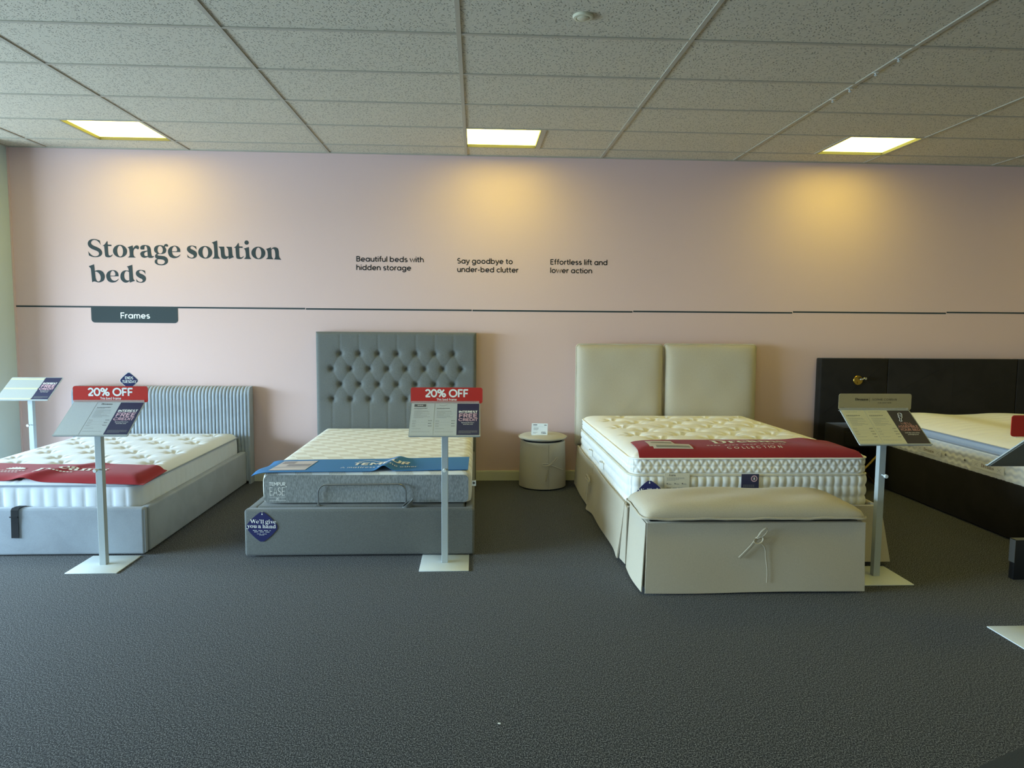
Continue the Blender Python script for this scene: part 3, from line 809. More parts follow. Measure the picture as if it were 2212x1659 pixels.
def ring_tube(ring, nrm, z, out, r, zmod=None, sides=6):
    b = bmesh.new(); pts = []
    for k in range(0, len(ring), 1):
        if k % 3 and 0.02 < 1: 
            pass
        x, y = ring[k][0] + nrm[k][0] * out, ring[k][1] + nrm[k][1] * out
        if pts and hypot(x - pts[-1][0], y - pts[-1][1]) < 0.006: continue
        pts.append((x, y, zmod(x, y, z) if zmod else z))
    tube(b, pts, r, sides, True)
    return b

def tufts(x0, x1, y0, y1, sx, sy, seed=1, jit=0.012):
    rnd = random.Random(seed); out = []
    ny = int((y1 - y0) / sy); 
    for j in range(ny + 1):
        y = y0 + sy * 0.5 + j * sy
        if y > y1 - 0.05: break
        x = x0 + sx * (0.5 if j % 2 else 0.95)
        while x < x1 - 0.08:
            out.append((x + rnd.uniform(-jit, jit), y + rnd.uniform(-jit, jit), rnd.uniform(0, 6.28))); x += sx
    return out

def tuft_dip(T, x, y, A, sig, B, sb, lobes):
    d = 0.0
    for (tx, ty, ph) in T:
        dx, dy = x - tx, y - ty
        r2 = dx * dx + dy * dy
        if r2 > 0.05: continue
        d += A * exp(-r2 / (sig * sig))
        if B and r2 > 1e-6:
            d += B * exp(-((sqrt(r2) - sb * 0.8) / (sb * 0.7)) ** 2) * sin(lobes * atan2(dy, dx) + ph)
    return d

def cushion(bm, o, ax, ay, az, w, h, top, bot, p=5.0, q=2.2, n=36, rc=0.03, flange=0.0, wob=0.0, seed=3, mi=0):
    """pillow shape: w x h outline on (ax, ay), bulging top along +az and bot along -az"""
    o, ax, ay, az = Vector(o), Vector(ax), Vector(ay), Vector(az)
    rnd = random.Random(seed); ph = [rnd.uniform(0, 6.28) for _ in range(4)]
    us = [sin(pi / 2 * (2 * i / n - 1)) * 0.35 + (2 * i / n - 1) * 0.65 for i in range(n + 1)]
    def pos(u, v, s):
        x, y = round_corner(u * w / 2, v * h / 2, -w / 2, w / 2, -h / 2, h / 2, rc)
        f = (max(0, 1 - abs(u) ** p) * max(0, 1 - abs(v) ** p)) ** (1 / q)
        wv = wob * 1.6 * (sin(7 * u + ph[0]) * sin(5 * v + ph[1]) + 0.6 * sin(15 * u + 4 * v + ph[2]) * (1 - f))
        return o + ax * x + ay * y + az * ((top * f + wv * f) if s > 0 else -bot * f)
    A = [[bm.verts.new(pos(u, v, 1)) for v in us] for u in us]
    B = [[A[i][j] if i in (0, n) or j in (0, n) else bm.verts.new(pos(us[i], us[j], -1)) for j in range(n + 1)] for i in range(n + 1)]
    for i in range(n):
        for j in range(n):
            bm.faces.new([A[i][j], A[i + 1][j], A[i + 1][j + 1], A[i][j + 1]]).material_index = mi
            bm.faces.new([B[i][j], B[i][j + 1], B[i + 1][j + 1], B[i + 1][j]]).material_index = mi
    loop = [A[i][0] for i in range(n)] + [A[n][j] for j in range(n)] + [A[i][n] for i in range(n, 0, -1)] + [A[0][j] for j in range(n, 0, -1)]
    return [v.co.copy() for v in loop]

def seam(pts, r, wob=0.0, az=(0, 0, 1), seed=5, out=0.0):
    """welt cord along a closed outline"""
    b = bmesh.new(); az = Vector(az); rnd = random.Random(seed); ph = rnd.uniform(0, 6)
    c = sum(pts, Vector()) / len(pts); q = []; s = 0
    for i, p in enumerate(pts):
        s += (p - pts[i - 1]).length if i else 0
        if q and (p - q[-1]).length < r * 0.7: continue
        d = (p - c); d -= az * d.dot(az); d.normalize()
        q.append(p + d * out + az * wob * (sin(s * 19 + ph) + 0.6 * sin(s * 41)))
    tube(b, q, r, 8, True, 0.75)
    return b

def sheet(bm, f, nu, nv, th, mi=0):
    """thin cloth: f(u, v) -> point; thickness along the local normal"""
    P = [[Vector(f(i / nu, j / nv)) for j in range(nv + 1)] for i in range(nu + 1)]
    A, B = [], []
    for i in range(nu + 1):
        ra, rb = [], []
        for j in range(nv + 1):
            du = P[min(i + 1, nu)][j] - P[max(i - 1, 0)][j]; dv = P[i][min(j + 1, nv)] - P[i][max(j - 1, 0)]
            n = du.cross(dv); n.normalize()
            ra.append(bm.verts.new(P[i][j])); rb.append(bm.verts.new(P[i][j] - n * th))
        A.append(ra); B.append(rb)
    for i in range(nu):
        for j in range(nv):
            bm.faces.new([A[i][j], A[i + 1][j], A[i + 1][j + 1], A[i][j + 1]]).material_index = mi
            bm.faces.new([B[i][j], B[i][j + 1], B[i + 1][j + 1], B[i + 1][j]]).material_index = mi
    for i in range(nu):
        for j in (0, nv): bm.faces.new([A[i][j], A[i + 1][j], B[i + 1][j], B[i][j]]).material_index = mi
    for j in range(nv):
        for i in (0, nu): bm.faces.new([A[i][j], A[i][j + 1], B[i][j + 1], B[i][j]]).material_index = mi

def on_surface(t, f, w, h, off=0.0025):
    """wrap flat lettering (metres, x along u, y along v) on the cloth f"""
    for _ in range(4):
        long = [e for e in t.edges if e.calc_length() > 0.018]
        if not long: break
        bmesh.ops.subdivide_edges(t, edges=long, cuts=1)
        bmesh.ops.triangulate(t, faces=[fc for fc in t.faces if len(fc.verts) > 3])
    for v in t.verts:
        u, w_ = v.co.x / w, v.co.y / h
        p = Vector(f(u, w_)); e = 1e-3
        n = (Vector(f(u + e, w_)) - p).cross(Vector(f(u, w_ + e)) - p); n.normalize()
        if n.z < 0: n = -n
        v.co = p + n * (off + v.co.z)
    return t

def moved(t, dx, dy):
    bmesh.ops.translate(t, verts=t.verts, vec=(dx, dy, 0)); return t

def poly2d(pts):
    b = bmesh.new(); b.faces.new([b.verts.new((x, y, 0)) for x, y in pts]); return b

# ------------------------------------------------------------------ BED 1: pleated grey velvet bed
bed = thing('storage_bed', 'pale grey velvet bed with a low pleated headboard', 'bed', (-2.65, -1.07, 0))
b = bmesh.new()
hx0, hx1, P_ = -3.40, -1.915, 0.0303
prof = [(0.0, -0.012)]            # (z, y) path, front pushed by the pleats
path = [(0.03, -0.135, 1), (0.20, -0.135, 1), (0.40, -0.135, 1), (0.60, -0.135, 1), (0.78, -0.135, 1)]
for k in range(1, 8):
    a = pi / 2 * k / 7; path.append((0.78 + 0.085 * sin(a), -0.135 + 0.085 * (1 - cos(a)), 1))
path += [(0.862, -0.012, 0.2)]
nps = 8; nn = int((hx1 - hx0) / P_) * nps
rows_ = []
for i in range(nn + 1):
    x = hx0 + (hx1 - hx0) * i / nn
    g = abs(sin(pi * (i / nps))) ** 0.45
    d = 0.011 * (g - 1)
    col = []
    for k, (z, y, wgt) in enumerate(path):
        if k < 5: col.append(b.verts.new((x, y - d * wgt, z)))
        else:
            a = pi / 2 * min(k - 4, 7) / 7
            col.append(b.verts.new((x, y - d * wgt * cos(a), z + d * wgt * sin(a))))
    rows_.append(col)
for i in range(nn):
    for k in range(len(path) - 1):
        b.faces.new([rows_[i][k], rows_[i + 1][k], rows_[i + 1][k + 1], rows_[i][k + 1]])
hb = obj('headboard', b, 'velvet_grey', bed, True, 60)
b = bmesh.new(); box(b, hx0, hx1, -0.055, -0.012, 0.02, 0.85)
obj('headboard_core', b, 'velvet_grey', hb)
for xa, xb in ((hx1, hx1 + 0.018), (hx0 - 0.012, hx0)):
    b = bmesh.new()
    pts = [(-0.128, 0.0), (-0.128, 0.80)] + [(-0.128 + 0.065 * (1 - cos(a)), 0.80 + 0.062 * sin(a)) for a in [pi / 2 * k / 6 for k in range(1, 7)]] + [(-0.012, 0.862), (-0.012, 0.0)]
    extrude_outline(b, pts, (0, 1, 0), (0, 0, 1), (1, 0, 0), (xa, 0, 0), xb - xa)
    obj('headboard_edge', b, 'velvet_grey', hb)
b = bmesh.new(); box(b, -1.985, -1.93, -2.035, -0.136, 0.012, 0.292, 0.012, 4); obj('side_rail', b, 'velvet_grey', bed)
b = bmesh.new(); box(b, -3.375, -3.32, -2.035, -0.136, 0.012, 0.292, 0.012, 4); obj('side_rail', b, 'velvet_grey', bed)
b = bmesh.new(); box(b, -3.378, -1.938, -2.098, -2.038, 0.008, 0.297, 0.014, 4)
tube(b, [(-1.937, -2.085, 0.02), (-1.937, -2.085, 0.285)], 0.007, 8)
obj('foot_panel', b, 'velvet_grey', bed)
b = bmesh.new(); box(b, -3.32, -1.985, -2.038, -0.15, 0.20, 0.245); obj('slat_deck', b, 'tweed_grey', bed)
# black pull strap over the foot panel
b = bmesh.new()
def strapf(u, v):
    path_ = [(-2.030, 0.300), (-2.06, 0.303), (-2.10, 0.303), (-2.109, 0.290), (-2.108, 0.24), (-2.106, 0.20), (-2.106, 0.118)]
    t_ = u * (len(path_) - 1); i = min(int(t_), len(path_) - 2); fr = t_ - i
    y = path_[i][0] + (path_[i + 1][0] - path_[i][0]) * fr; z = path_[i][1] + (path_[i + 1][1] - path_[i][1]) * fr
    return (-2.722 + 0.044 * v + 0.012 * (1 - u), y, z)
sheet(b, strapf, 24, 2, 0.003)
box(b, -2.724, -2.676, -2.1135, -2.1085, 0.246, 0.252)
obj('pull_strap', b, 'fabric_black_strap', bed, False)['label'] = 'black pull strap over the foot end'

# mattress 1
T1 = tufts(-3.325, -1.985, -2.03, -0.135, 0.30, 0.20, 4)
def top1(x, y, de):
    e = 1 - exp(-de / 0.045)
    return 0.424 + 0.048 * e - e * tuft_dip(T1, x, y, 0.024, 0.048, 0.0065, 0.048, 7)
def disp1(s, z, x, y):
    t_ = (z - 0.25) / 0.17
    bulge = sin(pi * min(1, max(0, t_))) ** 0.5
    return 0.010 * bulge * abs(sin(pi * s / 0.082)) ** 0.35 - 0.004
rows = [(0.25 + 0.17 * k / 9, 0.0) for k in range(10)]
bm, ring, nrm = mattress(-3.32, -1.985, -2.03, -0.14, 0.09, rows, top1, 0.0105, disp1)
m1 = thing('mattress', 'white tufted mattress with grey piping on the pale grey velvet bed', 'mattress', (-2.65, -1.08, 0.25), 'tufted white mattresses')
del m1['group']
cov = obj('cover', bm, 'mattress_cool', m1, True, 0)
obj('piping', ring_tube(ring, nrm, 0.424, 0.004, 0.006), 'piping_grey', m1)

# red runner lying across it
def quad(c, u, v):
    (bl, br, fr, fl) = c
    x = (bl[0] * (1 - u) + br[0] * u) * v + (fl[0] * (1 - u) + fr[0] * u) * (1 - v)
    y = (bl[1] * (1 - u) + br[1] * u) * v + (fl[1] * (1 - u) + fr[1] * u) * (1 - v)
    return x, y
Q1 = ((-3.345, -1.585), (-1.962, -1.68), (-1.955, -2.045), (-3.335, -1.985))
def run1(u, v):
    x, y = quad(Q1, u, v)
    de = min(x + 3.325, -1.985 - x, y + 2.03, 1)
    z = 0.424 + 0.046 * (1 - exp(-max(de, 0) / 0.045)) - 0.05 * max(0, -de)
    z += 0.011 + 0.003 * sin(9 * u + 1)
    xc = -2.70 + 0.28 * v
    z += 0.026 * exp(-((x - xc) / 0.07) ** 2) * (1 - 0.5 * v)
    z += 0.02 * exp(-((u - 0.97) / 0.05) ** 2) * v
    return (x, y, z)
r1 = thing('mattress_runner', 'wrinkled dark red runner with white lettering across the white mattress on the velvet bed', 'mattress runner', (-2.65, -1.85, 0.47))
b = bmesh.new(); sheet(b, run1, 120, 16, 0.003); obj('cloth', b, 'runner_red', r1)
b = bmesh.new()
w1, h1 = 1.38, 0.40
merge(b, on_surface(moved(serif('Dreams', 0.062), 0.605, 0.17), run1, w1, h1), 0)
for k in range(9):                                  # fan-shaped flower emblem
    a = pi * (0.06 + 0.88 * k / 8)
    pet = [(0.465 + 0.03 * cos(a) + 0.036 * cos(a) * cos(q) - 0.010 * sin(a) * sin(q), 0.215 + 0.03 * sin(a) + 0.036 * sin(a) * cos(q) + 0.010 * cos(a) * sin(q)) for q in [2 * pi * i / 10 for i in range(10)]]
    merge(b, on_surface(poly2d(pet), run1, w1, h1), 0)
for i, (xa, xb, yy) in enumerate(((0.36, 0.56, 0.165), (0.38, 0.55, 0.125), (0.62, 0.90, 0.125))):
    for q in range(int((xb - xa) / 0.022)):
        x_ = xa + q * 0.022
        merge(b, on_surface(poly2d([(x_, yy), (x_ + 0.015, yy), (x_ + 0.017, yy + 0.012), (x_ + 0.003, yy + 0.012)]), run1, w1, h1), 0)
obj('lettering', b, 'ink_white', r1, False)

# ------------------------------------------------------------------ BED 2: buttoned grey tweed bed
bed = thing('storage_bed', 'grey tweed bed with a tall buttoned headboard', 'bed', (-0.61, -1.08, 0))
hx0, hx1, hz1 = -1.312, 0.096, 1.352
BT = []
for z, n, xa, xb in ((1.163, 7, -1.100, -0.105), (1.028, 8, -1.174, -0.035), (0.892, 7, -1.099, -0.106), (0.760, 8, -1.170, -0.035)):
    BT += [(xa + (xb - xa) * i / (n - 1), z) for i in range(n)]
CR = []                                             # seams: diagonals and verticals
for (x, z) in BT:
    for (x2, z2) in BT:
        if z2 < z - 0.1 and z - z2 < 0.16 and abs(x2 - x) < 0.11: CR.append((x, z, x2, z2))
    if z > 1.1: CR.append((x, z, x, hz1))
    if z < 0.8: CR.append((x, z, x, 0.3))
for z in (1.028, 0.760):
    CR.append((-1.172, z, -1.312, z)); CR.append((-0.035, z, 0.096, z))
def hb_depth(x, z):
    d = 0.0
    for (bx, bz) in BT:
        r2 = (x - bx) ** 2 + (z - bz) ** 2
        if r2 < 0.02: d += 0.030 * exp(-r2 / 0.00048) + 0.009 * exp(-r2 / 0.0030)
    for (xa, za, xb, zb) in CR:
        if not (min(xa, xb) - 0.03 < x < max(xa, xb) + 0.03 and min(za, zb) - 0.03 < z < max(za, zb) + 0.03): continue
        dx, dz = xb - xa, zb - za; L2 = dx * dx + dz * dz
        t_ = max(0, min(1, ((x - xa) * dx + (z - za) * dz) / L2))
        r2 = (x - xa - dx * t_) ** 2 + (z - za - dz * t_) ** 2
        far = 1 - 0.6 * min(1, max(0, hypot(x - xa, z - za) - 0.1) / 0.3)
        d += 0.0028 * far * exp(-r2 / 0.00006)
    e = min(x - hx0, hx1 - x, hz1 - z)
    return d, e
b = bmesh.new()
xs = spaced(hx0, hx1, 0.0085, (0.002, 0.006, 0.013, 0.022, 0.034)); zs = [0.03 + 0.27 * k / 10 for k in range(10)] + [z for z in spaced(0.30, hz1, 0.0085, (0.002, 0.006, 0.013, 0.022, 0.034))]
G = []
for x in xs:
    col = []
    for z in zs:
        d, e = hb_depth(x, z)
        rr = 0.030; y = -0.135 + d * (1 if e > 0.03 else max(0, e / 0.03)) * 0.95
        if e < rr: y += rr - sqrt(max(0, rr * rr - (rr - e) ** 2))
        col.append(b.verts.new((x, y, z)))
    G.append(col)
for i in range(len(xs) - 1):
    for k in range(len(zs) - 1): b.faces.new([G[i][k], G[i + 1][k], G[i + 1][k + 1], G[i][k + 1]])
loop = [G[0][k] for k in range(len(zs))] + [G[i][-1] for i in range(1, len(xs))] + [G[-1][k] for k in range(len(zs) - 2, -1, -1)] + [G[i][0] for i in range(len(xs) - 2, 0, -1)]
bk = [b.verts.new((v.co.x, -0.02, v.co.z)) for v in loop]
for k in range(len(loop)):
    k2 = (k + 1) % len(loop); b.faces.new([loop[k], loop[k2], bk[k2], bk[k]])
b.faces.new(bk)
hb = obj('headboard', b, 'tweed_grey', bed, True, 70)
first = None
for (x, z) in BT:
    y = -0.135 + hb_depth(x, z)[0] * 0.95
    if first is None:
        b = bmesh.new(); lathe(b, [(0, -0.006), (0.006, -0.0055), (0.0105, -0.003), (0.012, 0.001), (0.010, 0.004)], (0, 0, 0), 14, 'Y')
        first = o = obj('button', b, 'tweed_grey', hb, True, 0, True)
    else:
        o = first.copy(); COL.objects.link(o); o.parent = hb
    o.location = (x - bed.location.x, y - bed.location.y, z)
b = bmesh.new(); box(b, 0.028, 0.086, -2.09, -0.136, 0.012, 0.295, 0.014, 4); obj('side_rail', b, 'tweed_grey', bed)
b = bmesh.new(); box(b, -1.312, -1.254, -2.09, -0.136, 0.012, 0.295, 0.014, 4); obj('side_rail', b, 'tweed_grey', bed)
b = bmesh.new(); box(b, -1.314, 0.088, -2.155, -2.09, 0.010, 0.299, 0.016, 4); obj('foot_panel', b, 'tweed_grey', bed)
b = bmesh.new(); box(b, -1.252, 0.026, -2.088, -0.15, 0.22, 0.304, 0.012, 3); obj('mattress_deck', b, 'tweed_grey', bed)
b = bmesh.new()
pts = [(-0.883, -2.075, 0.306), (-0.883, -2.075, 0.38)] + [(-0.883 + 0.05 * (1 - cos(a)), -2.075, 0.385 + 0.05 * sin(a)) for a in [pi / 2 * k / 8 for k in range(9)]] + \
      [(-0.39 + 0.05 * sin(a), -2.075, 0.388 + 0.05 * cos(a)) for a in [pi / 2 * k / 8 for k in range(9)]] + [(-0.34, -2.075, 0.306)]
tube(b, pts, 0.0055, 10)
for x in (-0.883, -0.34): box(b, x - 0.012, x + 0.012, -2.088, -2.064, 0.304, 0.310, 0.002, 1)
obj('retainer_bar', b, 'chrome', bed)['label'] = 'bent chrome bar holding the mattress'
b = bmesh.new()
def loopf(u, v):
    a = 2 * pi * u * 1.0 + 0.3
    return (-0.336 + 0.034 * cos(a) + 0.010 * v, -2.100 + 0.022 * sin(a) - 0.012 * v, 0.268 + 0.062 * v + 0.010 * sin(a + 1) + 0.016 * cos(a))
sheet(b, loopf, 28, 5, 0.004); obj('pull_loop', b, 'tweed_grey', bed)
b = bmesh.new(); box(b, -1.320, -1.3135, -1.99, -1.97, 0.17, 0.185); obj('care_label', b, 'label_cream', bed, False)

# mattress 2: white knit top, grey side panel
def zm2(x, y, z): return z
def top2(x, y, de):
    r = 0.045
    e = min(de, r)
    return 0.462 + sqrt(max(0, r * r - (r - e) ** 2)) * 0.95 + 0.004 * (1 - exp(-de / 0.2))
rows = [(0.308, -0.020), (0.318, -0.004), (0.335, 0.0), (0.37, 0.003), (0.42, 0.004), (0.45, 0.003), (0.461, 0.0)]
bm, ring, nrm = mattress(-1.236, 0.068, -2.045, -0.15, 0.05, rows, top2, 0.03, None, None, 0, 0.03)
m2 = thing('mattress', 'grey-sided mattress with a white check knit top on the buttoned tweed bed', 'mattress', (-0.61, -1.1, 0.308))
obj('cover', bm, 'knit_top', m2, True, 0)
b = bmesh.new()
pts = rrect(1.270, 0.172, 0.030, 6, -1.221, 0.317)
extrude_outline(b, pts, (1, 0, 0), (0, 0, 1), (0, 1, 0), (0, -2.0535, 0), 0.012)
obj('side_panel', b, 'tweed_side', m2, False)['label'] = 'grey front border with pale lettering'
b = bmesh.new()
put(b, sans('TEMPUR', 0.022, 'LEFT', 0.010, 0.100), (-1.188, -2.0545, 0.425))
put(b, sans('EASE', 0.054, 'LEFT', -0.012, 0.098), (-1.188, -2.0545, 0.362))
put(b, sans('20', 0.014, 'CENTER', 0.0), (-1.138, -2.0545, 0.334))
for z in (0.330, 0.352): bar2d(b, (-1.188, -2.0545, z), (1, 0, 0), (0, 0, 1), 0, 0.102, 0, 0.0012)
lathe(b, [(0.0, 0), (0.0035, 0)], (-1.084, -2.0545, 0.418), 10, 'Y')
obj('lettering', b, 'ink_white', m2, False)
b = bmesh.new(); box(b, 0.070, 0.096, -2.034, -2.031, 0.415, 0.450)
lathe(b, [(0.0, -0.0006), (0.008, -0.0006)], (0.083, -2.034, 0.434), 14, 'Y', 1)
obj('care_tag', b, ['white_card', 'ink_midgrey'], m2, False)

# blue runner
Q2 = ((-1.258, -1.69), (0.050, -1.575), (0.046, -1.995), (-1.290, -2.075))
def run2(u, v):
    x, y = quad(Q2, u, v)
    z = 0.5135 + 0.0015 * sin(8 * u)
    over = max(0, -1.200 - x); z -= 2.6 * over * over + 0.05 * over * (1 - v)
    z += 0.010 * exp(-((u - 0.0) / 0.03) ** 2) * (0.3 + sin(6 * v))
    z += 0.036 * exp(-((x + 0.485 - 0.06 * v) / 0.042) ** 2) * (1 - 0.55 * v)
    z += 0.012 * exp(-((y + 2.03) / 0.06) ** 2) * exp(-((x + 1.2) / 0.1) ** 2) * 0
    return (x, y, z)
r2 = thing('mattress_runner', 'blue runner with white lettering and a hump across the check-top mattress', 'mattress runner', (-0.62, -1.85, 0.51))
b = bmesh.new(); sheet(b, run2, 140, 14, 0.003); obj('cloth', b, 'runner_blue', r2)
w2, h2 = 1.29, 0.40
b = bmesh.new()
merge(b, on_surface(moved(sans('TEMPUR', 0.080, 'LEFT', 0.02, 0.36, 1.05), 0.555, 0.175), run2, w2, h2), 0)
merge(b, on_surface(moved(sans('A mattress like no other', 0.040, 'LEFT', 0.0, 0.47, 1.1), 0.50, 0.085), run2, w2, h2), 0)
arc = [(0.57 + 0.25 * i / 14, 0.285 + 0.03 * sin(pi * 2 * i / 14)) for i in range(15)]
for (xa, ya), (xb, yb) in zip(arc, arc[1:]):
    merge(b, on_surface(poly2d([(xa, ya), (xb, yb), (xb, yb + 0.012), (xa, ya + 0.012)]), run2, w2, h2), 0)
obj('lettering', b, 'ink_white', r2, False)
b = bmesh.new()
def grid_rect(x0, x1, y0, y1, mi, off):
    t_ = bmesh.new(); n = 8
    vv = [[t_.verts.new((x0 + (x1 - x0) * i / n, y0 + (y1 - y0) * j / n, 0)) for j in range(n + 1)] for i in range(n + 1)]
    for i in range(n):
        for j in range(n): t_.faces.new([vv[i][j], vv[i + 1][j], vv[i + 1][j + 1], vv[i][j + 1]])
    merge(b, on_surface(t_, run2, w2, h2, off), mi)
grid_rect(0.085, 0.300, 0.045, 0.345, 0, 0.0015)
grid_rect(0.098, 0.175, 0.255, 0.325, 1, 0.0022)
grid_rect(0.150, 0.290, 0.17, 0.235, 1, 0.0022)
grid_rect(0.088, 0.297, 0.135, 0.142, 1, 0.0023)
obj('printed_photo', b, ['photo_pale', 'photo_grey'], r2, False)

# ------------------------------------------------------------------ swing tags
def swing_tag(loc, rot, label):
    t = thing('swing_tag', label, 'tag', loc, 'navy diamond swing tags')
    t.rotation_euler = rot
    b = bmesh.new()
    R_ = 0.098; pts = []
    for k in range(4):
        a = pi / 2 * k
        # slightly bowed sides and rounded points
        p, q_ = Vector((R_ * cos(a), R_ * sin(a))), Vector((R_ * cos(a + pi / 2), R_ * sin(a + pi / 2)))
        for f_ in (0.10, 0.22, 0.36, 0.5, 0.64, 0.78, 0.90):
            m_ = p.lerp(q_, f_); bow_ = 0.010 * sin(pi * f_)
            pts.append((m_.x * (1 + bow_ / R_ * 1.2), m_.y * (1 + bow_ / R_ * 1.2)))
        pts.append((q_.x * 0.93, q_.y * 0.93)) if False else None
    extrude_outline(b, pts, (1, 0, 0), (0, 0, 1), (0, 1, 0), (0, 0, 0), 0.0016)
    obj('card', b, 'tag_navy', t, False, 35, True)
    b = bmesh.new()
    def c(txt, xh, x, z): 
        tt = serif(txt, xh, 'CENTER', 8); put(b, tt, (x, -0.0008, z))
    c("We'll give", 0.0165, 0.007, 0.022); c('you a hand', 0.0165, -0.002, -0.007)
    for k, (w_, z) in enumerate(((0.108, -0.024), (0.092, -0.033), (0.060, -0.045), (0.030, -0.051))):
        n = int(w_ / 0.008)
        for i in range(n):
            x0 = -w_ / 2 + i * w_ / n
            if i % 4 == 3: continue
            bar2d(b, (0, -0.0008, z), (1, 0, 0), (0, 0, 1), x0, x0 + w_ / n * 0.85, 0, 0.0030 if k < 2 else 0.002)
    lathe(b, [(0.0, -0.0008), (0.0042, -0.0008)], (0, 0, 0.079), 12, 'Y')
    obj('lettering', b, 'ink_white', t, False, 35, True)
    b = bmesh.new(); tube(b, [(0, -0.001, 0.080), (0.0, 0.0, 0.097)], 0.0008, 5); obj('string', b, 'ink_white', t, True, 35, True)
    return t
swing_tag((-1.206, -2.1595, 0.194), (0, radians(1.5), 0), 'navy diamond swing tag hanging on the grey tweed foot panel')

# ------------------------------------------------------------------ bows
def bow(parent, o, ax, ay, az, paths, r=0.0045, mat='linen', name='tie_bow', knot=0.010):
    o, ax, ay, az = Vector(o), Vector(ax), Vector(ay), Vector(az)
    b = bmesh.new()
    for P in paths:
        pts = catmull([o + ax * x + ay * y + az * z for x, y, z in P], 6)
        tube(b, pts, r, 8, False, 0.6)
    t = bmesh.new(); bmesh.ops.create_icosphere(t, subdivisions=2, radius=knot)
    for v in t.verts: v.co.y *= 0.75
    merge(b, t, 0, plane_mat(o + az * 0.006, ax, ay))
    return obj(name, b, mat, parent)

# ------------------------------------------------------------------ BED 3: linen bed with two headboard cushions
bed = thing('storage_bed', 'beige linen bed with two tall cushions as its headboard', 'bed', (1.79, -1.2, 0))
b = bmesh.new(); box(b, 1.02, 2.60, -0.060, -0.020, 0.02, 1.20, 0.01, 2); obj('headboard_panel', b, 'linen', bed)
for x0, x1, sd in ((0.992, 1.772, 3), (1.782, 2.622, 8)):
    b = bmesh.new(); zt = 1.255; zb = 0.345
    if sd == 8: zt = 1.262
    # seam plane leans back slightly at the top
    ln = cushion(b, ((x0 + x1) / 2, -0.125, (zt + zb) / 2), (1, 0, 0), (0, 0.02, 1), (0, -1, 0.0), x1 - x0, zt - zb, 0.075, 0.062, 9, 2.3, 40, 0.03, 0, 0.0014, sd)
    cu = obj('headboard_cushion', b, 'linen', bed, True, 0)
    obj('welt', seam(ln, 0.007, 0.003, (0, -1, 0), sd, 0.002), 'linen', cu)
def skirt(ya, yb, nu, flare_a, flare_b, side):
    b = bmesh.new()
    xt = 1.0 if side < 0 else 2.54
    def f(u, v):
        y = ya + (yb - ya) * u; z = 0.016 + (0.362 - 0.016) * v
        k = (1 - v)
        x = 0.030 * k + k * k * (flare_a * exp(-((y - ya) / 0.10) ** 2) + flare_b * exp(-((y - yb) / 0.12) ** 2)) + 0.012 * sin(pi * u) * v + 0.004 * sin(7 * y) * k
        zz = z - 0.0 + 0.012 * k * k * (flare_a + flare_b) * 0
        return (xt + side * x, y, zz)
    sheet(b, f, nu, 12, 0.010 if side < 0 else -0.010)
    return b
obj('skirt_panel', skirt(-0.21, -1.085, 40, 0.0, 0.004, -1), 'linen', bed, True, 50)
obj('skirt_panel', skirt(-1.095, -2.262, 46, 0.030, 0.012, -1), 'linen', bed, True, 50)
obj('skirt_panel', skirt(-0.21, -1.085, 30, 0.0, 0.01, 1), 'linen', bed, True, 50)
obj('skirt_panel', skirt(-1.095, -2.315, 40, 0.02, 0.02, 1), 'linen', bed, True, 50)
for xa in (1.005, 2.522):
    b = bmesh.new(); box(b, xa, xa + 0.013, -2.27, -0.20, 0.03, 0.360, 0.005, 3); obj('side_frame', b, 'linen', bed)
b = bmesh.new()
def footf(u, v):
    k = 1 - v
    return ((1.0 - 0.004 * k) * (1 - u) + (2.54 + 0.062 * k) * u, -2.330 - 0.022 * k, 0.022 + 0.338 * v)
sheet(b, footf, 30, 10, -0.045); obj('foot_panel', b, 'linen', bed, True, 40)
b = bmesh.new()
def cornf(u, v):
    k = 1 - v
    return (0.998 - 0.026 * k + 0.022 * u * k - 0.01 * u, -2.278 - 0.115 * u, 0.022 + 0.338 * v)
sheet(b, cornf, 8, 10, 0.008); obj('skirt_corner', b, 'linen', bed, True, 40)
b = bmesh.new(); box(b, 1.03, 2.56, -2.30, -0.10, 0.0, 0.028); obj('plinth', b, 'plinth_and_lid_shade', bed, False)['label'] = 'dark plinth under the skirt'
b = bmesh.new(); box(b, 1.035, 2.505, -2.27, -0.10, 0.20, 0.322, 0.01, 2); obj('mattress_deck', b, 'linen', bed)
bow(bed, (0.972, -1.100, 0.235), (0, -1, 0), (0, 0, 1), (-1, 0, 0),
    [[(0, 0, 0.004), (-0.05, 0.035, 0.014), (-0.10, 0.02, 0.012), (-0.06, -0.002, 0.016), (0, 0, 0.01)],
     [(0, 0, 0.004), (0.04, 0.03, 0.014), (0.07, 0.012, 0.012), (0.04, -0.004, 0.016), (0, 0, 0.01)],
     [(0, 0, 0.008), (-0.02, -0.05, 0.016), (-0.05, -0.11, 0.02)], [(0, 0, 0.008), (0.012, -0.06, 0.018), (0.03, -0.15, 0.03)]], 0.009)

